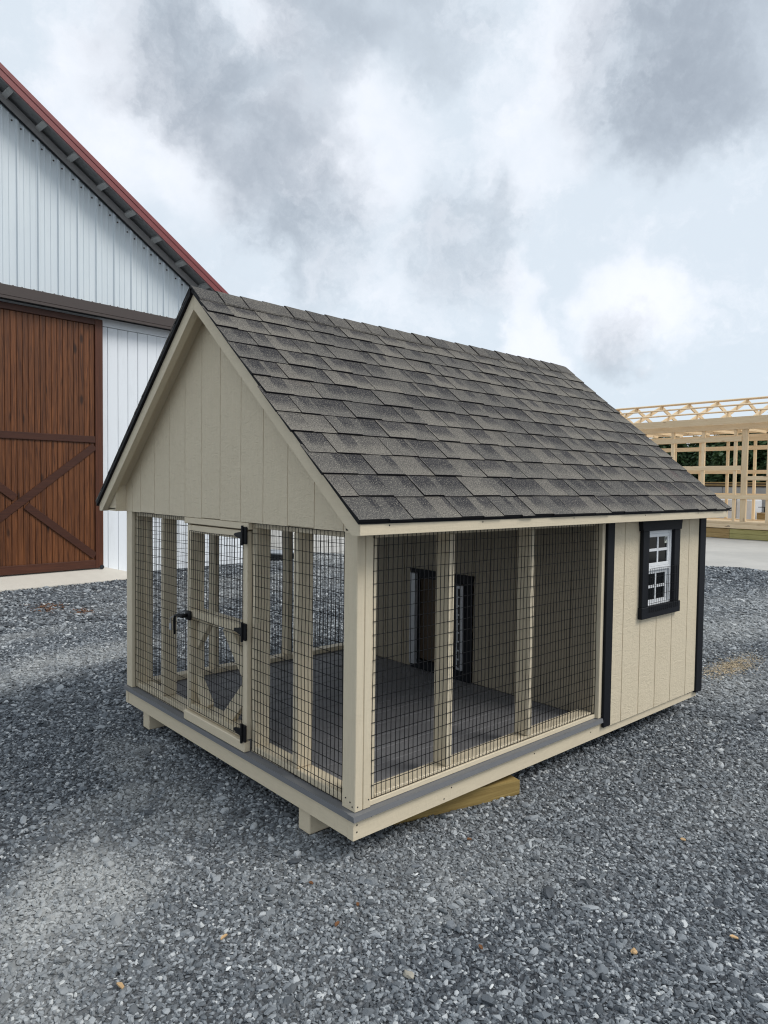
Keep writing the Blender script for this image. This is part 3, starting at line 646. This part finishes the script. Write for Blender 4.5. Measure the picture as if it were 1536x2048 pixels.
slope(RID, EAVE + .36, -OV - .022, -OV - .001, .065, .180, 'red_rake', M['red_metal']); slope(RID, EAVE + .355, -OV - .031, -OV - .0225, .17, .080, 'red_rake_cap', M['red_metal'])
slope(RID, EAVE + .33, -OV + .002, -OV + .042, .075, .09, 'barge_rafter', M['soffit'])
s = RID + .1
while s < EAVE + .3:
    MB().bar((s, -OV + .044, bz(s) + .128), (s, -.031, bz(s) + .128), .085, .078, up=(BS, 0, 1), c=.004).build('lookout', M['lookout'], BN); s += .475
for k in range(int((EAVE + .3 - RID) / .01)): break
# left half of the roof and body of the barn
MB().prism([(RID, bz(RID) + .205), (RID, bz(RID) + .235), (2 * RID - EAVE - .35, bz(EAVE + .35) + .235), (2 * RID - EAVE - .35, bz(EAVE + .35) + .205)], 1, -OV, 14).build('roof', M['red_metal'], BN)
mb = MB(); mb.box(1.90, 2.0, .062, 13.5, 0, 4.15, c=0); mb.box(2 * RID - 2, 1.9, 13.4, 13.5, 0, 4.15, c=0); mb.box(2 * RID - 2, 2 * RID - 1.9, .03, 13.4, 0, 4.15, c=0); mb.box(2 * RID - 2, -4.31, .0, .03, 0, 4.2, c=0); mb.build('outer_wall', M['metal_siding'], BN)
# concrete apron in front of the barn door, falling to the gravel
ap = empty('apron_origin', (3.595, 9.795, 0), BA)
mb = MB(); mb.add([(-7, -.005, -.05), (-.70, -.005, -.05), (-.62, -.66, -.05), (-7, -.66, -.05), (-7, -.005, .152), (-1.12, -.005, .152), (-.72, -.006, .03), (-.63, -.655, .016), (-7, -.655, .022)],
                  [(0, 1, 2, 3), (4, 5, 7, 8), (5, 6, 7), (0, 4, 5, 6, 1), (1, 6, 7, 2), (2, 7, 8, 3), (3, 8, 4, 0)])
apo = mb.build('concrete_apron', plain('apron_concrete', (.60, .56, .49), .85, .08, 6), None, kind='structure'); apo.matrix_world = Matrix.Translation((3.595, 9.795, 0)) @ Matrix.Rotation(BA, 4, 'Z'); bpy.data.objects.remove(ap)
# dark sheets on the ground beyond the barn corner
ds = tag(empty('sheet_stack', (6.25, 10.45, 0), R(18)), 'low dark stack of metal sheets on the ground seen through the kennel wire', 'metal sheets')
for k in range(4): B('sheet', M['dark'] if k != 3 else M['alu'], ds, -.35 + .03 * k, .42 - .02 * k, -.5, .5, .02 + k * .035, .048 + k * .035, c=.003)
B('runner', M['dark'], ds, -.3, .35, -.3, -.2, 0, .019); B('runner', M['dark'], ds, -.3, .35, .2, .3, 0, .019)

# ------------------------------------------------------------------ timber frame of a shed under construction
FA = math.atan2(-1.0, -.031); FB = tag(empty('timber_frame', (21.166, 6.852, 0.012), FA), 'new pale pine stud frame of an unfinished shed on treated skids', 'shed frame')
A0, A1, DP = -5.4, 3.9, 3.4
for o_ in (0.0, DP - .15):
    for (a, c_, m1, m2) in ((A0, -.205, 'pt_brown', 'pt_brown'), (-.2, A1, 'pt_green', 'pt_green')):
        B('skid_timber', M[m1], FB, a, c_, o_ + .05, o_ + .19, .01, .165, c=.006); B('skid_timber', M[m2], FB, a, c_, o_ + .045, o_ + .185, .169, .318, c=.006)
for o_ in (0.0, DP - .045): B('rim_joist', M['frame_x'], FB, A0, A1, o_, o_ + .04, .335, .468, c=.004); 
B('floor_deck', M['frame_x'], FB, A0, A1, .042, DP - .047, .44, .467); B('sole_plate', M['frame_x'], FB, A0, A1, .004, .095, .470, .508, c=.004); B('sole_plate', M['frame_x'], FB, A0, A1, DP - .095, DP - .004, .470, .508, c=.004)
B('sole_plate', M['frame_x'], FB, A0, A1, .002, .097, .510, .560, c=.004)
def fs(a, wd, o_, z0=.562, z1=3.46, d_=.089): return B('frame_stud', M['frame_z'], FB, a - wd / 2, a + wd / 2, o_, o_ + d_, z0, z1, c=.004)
for a, wd in ((-5.34, .1), (-4.2, .1), (-3.2, .1), (-2.16, .105), (-1.117, .105), (-.09, .085), (.2, .17), (.93, .12), (1.95, .1), (2.95, .1), (3.84, .1)): fs(a, wd, .006)
for a in (-5.3, -4.75, -3.79, -2.8, -1.79, -.84, .12, 1.1, 2.1, 3.0, 3.8): fs(a, .085, DP - .095, .51)
for z0, z1, a, c_ in ((3.09, 3.245, A0, .113), (2.18, 2.322, A0, .113), (1.86, 1.992, .288, A1), (1.27, 1.408, A0, A1)): B('girt', M['frame_x'], FB, a, c_, -.034, .005, z0, z1, c=.004)
for z0, z1 in ((2.985, 3.135), (2.135, 2.267), (1.30, 1.43)): B('girt', M['frame_x'], FB, A0, A1, DP - .14, DP - .096, z0, z1, c=.004)
B('top_beam', M['frame_x'], FB, A0 - .1, A1, -.042, .004, 3.462, 3.645, c=.004); B('top_plate', M['frame_x'], FB, A0, A1, .006, .095, 3.462, 3.55, c=.004); B('top_plate', M['frame_x'], FB, A0, A1, DP - .095, DP - .006, 3.462, 3.55, c=.004)
B('top_beam', M['frame_x'], FB, A0, A1, DP - .142, DP - .097, 3.30, 3.46, c=.004)
B('eave_board', M['frame_x'], FB, A0 - .2, A1, -.36, -.32, 3.62, 3.83, c=.004); B('eave_board', M['frame_x'], FB, A0 - .2, A1, DP + .32, DP + .36, 3.62, 3.83, c=.004)
RZ = 4.66; RO = DP / 2; EO = -.318; EZF = 3.80; fsl = (RZ - .06 - EZF) / (RO - EO)
for a in (-5.3, -4.5, -3.5, -2.47, -1.47, -.48, .52, 1.52, 2.5, 3.5):
    for sg_ in (1, -1):
        yo = (lambda q: q) if sg_ > 0 else (lambda q: DP - q)
        MB().bar((a, yo(EO), EZF - .07), (a, yo(RO - .012), RZ - .12), .04, .13, up=(0, -fsl * sg_, 1), c=.003).build('rafter', M['frame_y'], FB)
    B('truss_plate', M['frame_y'], FB, a - .033, a - .0215, RO - .13, RO + .13, RZ - .22, RZ - .09, c=.002)
    B('ceiling_joist', M['frame_y'], FB, a - .02, a + .02, .1, DP - .1, 3.552, 3.64, c=.003)
for q, sgs in ((RO - .06, (1, -1)), (RO - (RO - EO) * .36, (1,)), (RO - (RO - EO) * .70, (1,))):
    for sg_ in sgs:
        yc = q if sg_ > 0 else DP - q; zc = EZF + (q - EO) * fsl + .035
        MB().bar((A0 - .2, yc, zc), (A1, yc, zc), .088, .038, up=(0, -fsl * sg_, 1), c=.003).build('purlin', M['frame_x'], FB)
# stamped mark on the rim
mb = MB()
for k in range(5): mb.box(-.02 - .25 + k * .022, -.008 - .25 + k * .022, -.0016, -.0002, .375 + .012 * (k % 2), .41 + .012 * (k % 3), c=.0004)
mb.build('grade_stamp', M['ink'], FB)
# far side: concrete wall, lumber on it, wrapped bundles
cw = tag(empty('concrete_wall', (21.166, 6.852, 0.012), FA), 'grey concrete yard wall behind the pine shed frame', 'wall')
for k in range(7): B('wall_panel', M['concw'], cw, -7 + k * 1.8, -7 + k * 1.8 + 1.785, 6.6, 6.8, -.02, 1.66, c=.01)
ls = tag(empty('lumber_stack', (21.166, 6.852, 1.67 + .012), FA), 'brown boards stacked along the top of the concrete wall', 'lumber')
for k in range(4): B('board', M['pt_brown' if k % 2 else 'ply'], ls, -6.8 + .1 * k, 5.2 - .15 * k, 6.58, 6.82, .002 + k * .05, .046 + k * .05, c=.004)
def bundle(a0_, a1_, o_, z1, label, letters):
    r = tag(empty('wrapped_bundle', (21.166, 6.852, 0.012), FA), label, 'lumber bundle')
    B('bearer', M['pt_brown'], r, a0_ + .1, a0_ + .2, o_, o_ + .9, 0, .088); B('bearer', M['pt_brown'], r, a1_ - .2, a1_ - .1, o_, o_ + .9, 0, .088)
    MB().box(a0_, a1_, o_, o_ + .9, .09, z1, c=.03).build('wrap', M['white_wrap'], r)
    if letters:
        mb = MB(); yy = o_ - .004
        for x_, ch in letters:
            hgt, wd, tk, zb = .13, .10, .026, .75
            if ch in 'BE':
                mb.box(x_, x_ + tk, yy, o_ - .0005, zb, zb + hgt, c=0)
                for f_ in (0, .5, 1): mb.box(x_ + tk, x_ + wd, yy, o_ - .0005, zb + f_ * (hgt - tk), zb + f_ * (hgt - tk) + tk, c=0)
                if ch == 'B': mb.box(x_ + wd, x_ + wd + tk, yy, o_ - .0005, zb + .01, zb + hgt - .01, c=0)
            if ch == 'A':
                mb.bar((x_, o_ - .003, zb), (x_ + .06, o_ - .003, zb + hgt), .004, tk, up=(1, 0, 0), c=0); mb.bar((x_ + .12, o_ - .003, zb), (x_ + .06, o_ - .003, zb + hgt), .004, tk, up=(1, 0, 0), c=0); mb.box(x_ + .02, x_ + .1, yy, o_ - .0005, zb + .04, zb + .06, c=0)
        mb.build('lettering', M['ink'], r)
    return r
bundle(-3.3, -2.03, 4.6, 1.19, 'white wrapped bundle printed BE behind the shed frame', ((-2.41, 'B'), (-2.235, 'E')))
bundle(-2.00, -1.42, 4.65, 1.19, 'white wrapped bundle printed A behind the shed frame', ((-1.85, 'A'),))
wbx = tag(empty('white_board', (21.166, 6.852, 1.19 + .014), FA), 'long white board lying flat across the wrapped bundles', 'board'); B('panel', M['white_wrap'], wbx, -3.2, -1.45, 4.7, 5.3, .0, .04, c=.005)
# a low orange-brown crate and a black saw stand on it
cr_ = tag(empty('plywood_crate', (21.166, 6.852, 0.012), FA), 'low orange plywood crate behind the right of the shed frame', 'crate')
for a, c_, o1, o2 in ((-1.22, -.4, 4.6, 4.62), (-1.22, -.4, 5.1, 5.12), (-1.22, -1.2, 4.621, 5.099), (-.42, -.4, 4.621, 5.099)): B('side', M['pt_brown'], cr_, a, c_, o1, o2, 0, .70, c=.002)
B('lid', M['frame_x'], cr_, -1.24, -.38, 4.58, 5.14, .701, .72, c=.003)
sw = tag(empty('saw_stand', (21.166, 6.852, .732), FA), 'small black stand with a flat top on the plywood crate', 'stand')
B('top', M['dark'], sw, -1.22, -.86, 4.68, 5.0, .19, .21, c=.003); B('post', M['dark'], sw, -1.06, -1.03, 4.82, 4.85, .0, .189, c=.003); B('base', M['dark'], sw, -1.14, -.95, 4.74, 4.94, 0.0, .012, c=.002)

# ------------------------------------------------------------------ trees behind the yard wall
FM = Matrix.Translation((21.166, 6.852, 0)) @ Matrix.Rotation(FA, 4, 'Z')
def tree(a, o_, hgt, rad, label, seed):
    g = np.random.default_rng(seed); p = FM @ Vector((a, o_, 0)); r = tag(empty('evergreen_tree', p, g.uniform(0, 6)), label, 'tree', 'evergreen trees behind the yard wall')
    mb = MB(); mb.tube([(0, 0, 0), (.05, .02, hgt * .35), (.02, -.04, hgt * .7), (0, 0, hgt * .93)], [.16, .12, .07, .02], 8)
    for k in range(16):
        z = hgt * (.12 + .75 * k / 16); t_ = k * 2.4 + g.uniform(-.4, .4); ln = rad * (1.05 - .75 * z / hgt) * g.uniform(.7, 1)
        mb.tube([(0, 0, z), (math.cos(t_) * ln * .55, math.sin(t_) * ln * .55, z + .18), (math.cos(t_) * ln, math.sin(t_) * ln, z + .05)], [.045, .03, .01], 5)
    mb.build('trunk', M['bark'], r)
    nc_ = 420; n_l = 30
    zc = hgt * (g.uniform(.04, 1, nc_) ** .9); ang = g.uniform(0, 2 * np.pi, nc_); env = rad * np.clip(1.12 - .85 * (zc / hgt) ** 1.6, .1, 1.05) * (1 + .22 * np.sin(ang * 3 + seed) + .15 * np.sin(zc * 3.1 + seed))
    rr_ = env * g.uniform(.1, 1, nc_) ** .5
    cen = np.stack([rr_ * np.cos(ang), rr_ * np.sin(ang), zc], -1)
    cs = np.repeat(cen, n_l, 0) + g.normal(0, 1, (nc_ * n_l, 3)) * np.array([.20, .20, .17])
    m_ = len(cs); ln = g.uniform(.16, .40, m_); wd = ln * g.uniform(.14, .24, m_)
    out = np.stack([np.cos(np.repeat(ang, n_l)), np.sin(np.repeat(ang, n_l)), np.full(m_, -.5)], -1) + g.normal(0, .55, (m_, 3)); out /= np.linalg.norm(out, axis=1)[:, None]
    sd = np.cross(out, g.normal(0, 1, (m_, 3))); sd /= np.linalg.norm(sd, axis=1)[:, None]
    vs = np.stack([cs, cs + out * ln[:, None] * .5 + sd * wd[:, None], cs + out * ln[:, None], cs + out * ln[:, None] * .5 - sd * wd[:, None]], 1).reshape(-1, 3)
    me = bpy.data.meshes.new('crown'); me.from_pydata(vs.tolist(), [], np.arange(m_ * 4).reshape(-1, 4).tolist()); me.materials.append(M['leaf']); link('crown', me, r)
trs = ((-9.4, 9.6, 3.7, 1.5), (-7.2, 9.0, 3.8, 1.5), (-5.3, 9.8, 3.9, 1.5), (-3.6, 9.1, 4.1, 1.5), (-2.0, 9.7, 4.75, 1.5), (-.3, 9.0, 4.8, 1.6), (1.5, 9.6, 4.9, 1.6))
for i, (a, o_, h_, r_) in enumerate(trs):
    tree(a, o_, h_, r_, 'dark evergreen tree behind the shed frame, %s of the row counted from its left end' % ('first', 'second', 'third', 'fourth', 'fifth', 'sixth', 'seventh')[i], 40 + i)

# ------------------------------------------------------------------ gravel: loose stones as instances over the near yard
def scatter():
    pts = []; yaw = math.atan2(math.cos(-0.7282), -math.sin(-0.7282))
    for (r0, r1, dens, s0, s1) in ((1.0, 3.2, 8200, .0042, .0125), (3.2, 5.2, 4900, .005, .0145), (5.2, 8.5, 2000, .008, .019), (8.5, 13.0, 640, .012, .026), (13.0, 17.5, 330, .016, .032)):
        half = R(44); area = half * (r1 ** 2 - r0 ** 2); n = int(area * dens)
        rr_ = np.sqrt(rng.uniform(r0 ** 2, r1 ** 2, n)); th = yaw + rng.uniform(-half, half, n)
        x = CAM.x + rr_ * np.cos(th); y = CAM.y + rr_ * np.sin(th); s_ = s0 + (s1 - s0) * rng.beta(1.4, 3.2, n)
        big = rng.random(n) < .025; s_[big] *= rng.uniform(1.4, 2.3, big.sum())
        pts.append(np.stack([x, y, s_], -1))
    p = np.concatenate(pts); x, y = p[:, 0], p[:, 1]
    bx = (x - 3.595) * math.cos(BA) + (y - 9.795) * math.sin(BA); by = -(x - 3.595) * math.sin(BA) + (y - 9.795) * math.cos(BA)
    ok = ~((x > .9) & (x < 2.9) & (y > .9) & (y < 2.2)) & (x < yard_edge(y) - .02) & ~((by > -.03) & (bx < 2.0)) & ~((by > -.67) & (bx < -.6))
    for yc in (.386, 2.155): ok &= ~((x > 0.01) & (x < 3.13) & (abs(y - yc) < .052))
    tx = (x - 1.105) * math.cos(tb.rotation_euler.z) + (y - .012) * math.sin(tb.rotation_euler.z); ty = -(x - 1.105) * math.sin(tb.rotation_euler.z) + (y - .012) * math.cos(tb.rotation_euler.z)
    ok &= ~((tx > -.01) & (tx < .76) & (ty > -.065) & (ty < .035))
    return p[ok]
P = scatter(); n = len(P)
z = gh(P[:, 0], P[:, 1]) + P[:, 2] * rng.uniform(.0, .35, n)
me = bpy.data.meshes.new('gravel'); me.vertices.add(n); me.vertices.foreach_set('co', np.stack([P[:, 0], P[:, 1], z], -1).astype(np.float32).ravel())
at = me.attributes.new('scl', 'FLOAT_VECTOR', 'POINT'); sv = P[:, 2:3] * np.stack([rng.uniform(.8, 1.7, n), rng.uniform(.65, 1.05, n), rng.uniform(.35, .8, n)], -1); at.data.foreach_set('vector', sv.astype(np.float32).ravel())
at = me.attributes.new('rot', 'FLOAT_VECTOR', 'POINT'); rv = np.stack([rng.normal(0, .33, n), rng.normal(0, .33, n), rng.uniform(0, 6.283, n)], -1); at.data.foreach_set('vector', rv.astype(np.float32).ravel())
at = me.attributes.new('dust', 'FLOAT', 'POINT'); at.data.foreach_set('value', dust_at(P[:, 0], P[:, 1]).astype(np.float32))
at = me.attributes.new('pick', 'INT', 'POINT'); at.data.foreach_set('value', rng.integers(0, 8, n).astype(np.int32))
gv = link('gravel', me, None, 'stuff'); gv['label'] = 'crushed blue grey slate gravel covering the yard'
ng = bpy.data.node_groups.new('gravel_stones', 'GeometryNodeTree')
ng.interface.new_socket('Geometry', in_out='INPUT', socket_type='NodeSocketGeometry'); ng.interface.new_socket('Geometry', in_out='OUTPUT', socket_type='NodeSocketGeometry')
gi = ng.nodes.new('NodeGroupInput'); go = ng.nodes.new('NodeGroupOutput'); g2i = ng.nodes.new('GeometryNodeGeometryToInstance')
for k in range(8):
    ic = ng.nodes.new('GeometryNodeMeshIcoSphere'); ic.inputs['Radius'].default_value = 1.0; ic.inputs['Subdivisions'].default_value = 1 if k < 5 else 2
    rv_ = ng.nodes.new('FunctionNodeRandomValue'); rv_.data_type = 'FLOAT_VECTOR'; a_ = .34 if k < 5 else .16
    rv_.inputs[0].default_value = (-a_,) * 3; rv_.inputs[1].default_value = (a_,) * 3; rv_.inputs['Seed'].default_value = k * 13 + 3
    sp = ng.nodes.new('GeometryNodeSetPosition'); ng.links.new(ic.outputs['Mesh'], sp.inputs['Geometry']); ng.links.new(rv_.outputs[0], sp.inputs['Offset'])
    sm = ng.nodes.new('GeometryNodeSetMaterial'); sm.inputs['Material'].default_value = M['stone']; ng.links.new(sp.outputs[0], sm.inputs['Geometry'])
    ss = ng.nodes.new('GeometryNodeSetShadeSmooth'); ss.inputs['Shade Smooth'].default_value = False; ng.links.new(sm.outputs[0], ss.inputs[0])
    ng.links.new(ss.outputs[0], g2i.inputs[0])
iop = ng.nodes.new('GeometryNodeInstanceOnPoints'); ng.links.new(gi.outputs[0], iop.inputs['Points']); ng.links.new(g2i.outputs[0], iop.inputs['Instance']); iop.inputs['Pick Instance'].default_value = True
def na(nm, ty):
    q = ng.nodes.new('GeometryNodeInputNamedAttribute'); q.data_type = ty; q.inputs['Name'].default_value = nm; return [s_ for s_ in q.outputs if s_.enabled][0]
ng.links.new(na('pick', 'INT'), iop.inputs['Instance Index']); ng.links.new(na('scl', 'FLOAT_VECTOR'), iop.inputs['Scale'])
e2r = ng.nodes.new('FunctionNodeEulerToRotation'); ng.links.new(na('rot', 'FLOAT_VECTOR'), e2r.inputs[0]); ng.links.new(e2r.outputs[0], iop.inputs['Rotation'])
ng.links.new(iop.outputs[0], go.inputs[0])
md = gv.modifiers.new('stones', 'NODES'); md.node_group = ng

# ------------------------------------------------------------------ loose things on the gravel
def rock(name, x, y, sx_, sy_, sz_, mat, label, cat, group=None, seed=0):
    g = random.Random(seed); bm = bmesh.new(); bmesh.ops.create_icosphere(bm, subdivisions=2, radius=1)
    pl_ = [Vector((g.gauss(0, 1), g.gauss(0, 1), g.gauss(0, .7))).normalized() for _ in range(9)]
    for v_ in bm.verts:
        f = min([1.0] + [g_ / max(1e-3, v_.co.dot(q)) for q, g_ in zip(pl_, [g.uniform(.55, .85) for _ in pl_]) if v_.co.dot(q) > 0])
        v_.co *= f * g.uniform(.95, 1.05); v_.co.x *= sx_; v_.co.y *= sy_; v_.co.z *= sz_
    me = bpy.data.meshes.new(name); bm.to_mesh(me); bm.free(); me.materials.append(mat)
    o = link(name, me); o.location = (x, y, float(gh(x, y)) + sz_ * .55 + .004); o.rotation_euler = (g.uniform(-.15, .15), g.uniform(-.15, .15), g.uniform(0, 6.28)); tag(o, label, cat, group); return o
for i, (x, y, a, c_, h_) in enumerate(((-.69, -.44, .026, .011, .006), (-.40, -.57, .026, .021, .012), (-.04, -.10, .03, .014, .007), (-.65, -.34, .028, .010, .006), (.20, -.16, .026, .017, .008), (.90, -.84, .026, .012, .008),
                                        (.02, -.53, .026, .020, .016), (.03, -.56, .022, .010, .010), (.41, -.76, .020, .016, .010), (.32, -.99, .026, .018, .010), (.90, -.21, .024, .014, .008), (.30, -.49, .030, .018, .010), (.19, -.82, .024, .017, .010),
                                        (.31, -1.28, .025, .016, .009), (.19, -1.0, .021, .018, .011), (1.94, -.60, .034, .018, .009), (.25, -.73, .022, .017, .01), (.55, -.93, .03, .014, .008), (.09, 1.75 - 3.1, .022, .014, .009))):
    rock('slate_stone', x, y, a, c_, h_, M['slate'], 'flat angular mid grey slate stone lying loose on the gravel', 'stone', 'loose slate stones on the gravel', 100 + i)
rock('slate_slab', .47, -.64, .055, .026, .014, M['slate_dk'], 'largest dark slate slab on the gravel right of the kennel corner', 'stone', None, 301)
rock('slate_slab', .64, -.69, .046, .013, .010, M['slate_dk'], 'narrow dark slate sliver beside the largest slab', 'stone', None, 302)
rock('slate_slab', -.17, .19, .038, .026, .010, M['slate_dk'], 'dark flat slate slab near the skid at the kennel corner', 'stone', None, 303)
rock('tan_rock', -.27, -.61, .026, .018, .013, M['rock_tan'], 'rounded tan rock at the bottom centre of the gravel', 'stone', None, 304)
rock('tan_rock', .41, -1.03, .016, .012, .010, M['chip'], 'small cream tan pebble at the lower right of the gravel', 'stone', None, 305)
for i, (x, y) in enumerate(((-.62, .19), (-.69, -.19), (-.30, .67), (-.36, -.37), (.16, -.21), (.13, -.29), (.47, -.86), (-.21, -.66), (-.86, .33), (-.1, -.82), (.72, -.4))):
    rock('white_pebble', x, y, .013, .006, .004, M['pebble_white'], 'small bright white stone chip on the grey gravel', 'stone', 'white stone chips on the gravel', 200 + i)
def chip(x, y, ln, wd, mat, name, label, cat, seed, group=None):
    g = random.Random(seed); mb = MB(); h_ = .004
    mb.prism([(-ln / 2, -wd / 2 * .6), (ln * .1, -wd / 2), (ln / 2, -wd * .2), (ln / 2 * .8, wd / 2 * .7), (-ln * .2, wd / 2), (-ln / 2 * .9, wd * .2)], 2, 0, h_)
    mb.v = [(a, b_, c__ + .12 * ln * math.sin(a / ln * 3 + 1)) for a, b_, c__ in mb.v]
    o = mb.build(name, mat); o.location = (x, y, float(gh(x, y)) + .012); o.rotation_euler = (g.uniform(-.2, .2), g.uniform(-.2, .2), g.uniform(0, 6.28)); tag(o, label, cat, group)
chip(-.99, -.04, .036, .016, M['chip'], 'wood_chip', 'tan wood chip at the lower left of the gravel', 'wood chip', 1)
chip(-.63, -.05, .034, .011, M['chip'], 'wood_chip', 'slim tan wood chip on the gravel below the kennel corner', 'wood chip', 2)
chip(1.29, -.79, .024, .018, M['chip'], 'wood_chip', 'small tan wood chip on the gravel at the right', 'wood chip', 3)
chip(.77, -1.22, .034, .014, M['chip'], 'wood_chip', 'pale wood chip at the far lower right edge of the gravel', 'wood chip', 4)
for i, (x, y) in enumerate(((-.21, .01), (-.16, -.22), (-.29, -.26), (.53, -.17), (.01, -.68))):
    chip(x, y, .022, .013, M['leaf_dry'], 'dry_leaf', 'curled rusty brown dry leaf on the grey gravel', 'leaf', 20 + i, 'dry leaves on the gravel')
def flakes(name, cx, cy, a, c_, n, s_, mat, label):
    mb = MB()
    for k in range(n):
        x = cx + random.gauss(0, a); y = cy + random.gauss(0, c_); zz_ = float(gh(x, y)) + random.uniform(.006, .016); q = s_ * random.uniform(.5, 1.4); t_ = random.uniform(0, 6.28)
        mb.add([(x + q * math.cos(t_ + e) * (1 if e in (0, 3.1) else .5), y + q * math.sin(t_ + e) * (1 if e in (0, 3.1) else .5), zz_ + random.uniform(-.003, .003)) for e in (0, 1.5, 3.1, 4.7)], [(0, 1, 2, 3)])
    o = mb.build(name, mat, None, kind='stuff'); o['label'] = label
flakes('sawdust', 4.75, .38, .24, .08, 3000, .0065, M['sawdust'], 'pale tan sawdust spilled on the gravel by the right edge')
flakes('leaf_litter', .86, 7.15, .10, .14, 260, .018, M['leaf_dry'], 'rusty leaf litter on the gravel near the barn apron')
flakes('leaf_litter', 1.10, 6.62, .06, .09, 130, .018, M['leaf_dry'], 'small rusty leaf litter patch left of the kennel')

# each loose stone, chip and leaf is told apart by its place in its row, counted from the left of the view
ORD = 'first second third fourth fifth sixth seventh eighth ninth tenth eleventh twelfth thirteenth fourteenth fifteenth sixteenth seventeenth eighteenth nineteenth twentieth'.split()
inv = cam.matrix_world.inverted()
for nm, txt in (('slate_stone', 'flat mid grey slate stone loose on the gravel, %s from the left of its kind'), ('white_pebble', 'small white stone chip on the gravel, %s from the left of its kind'), ('dry_leaf', 'curled rusty brown dry leaf on the gravel, %s from the left of its kind')):
    lst = [o for o in bpy.data.objects if o.name.split('.')[0] == nm]
    lst.sort(key=lambda o: (lambda c: c.x / -c.z)(inv @ o.location))
    for i, o in enumerate(lst): o['label'] = txt % ORD[i]
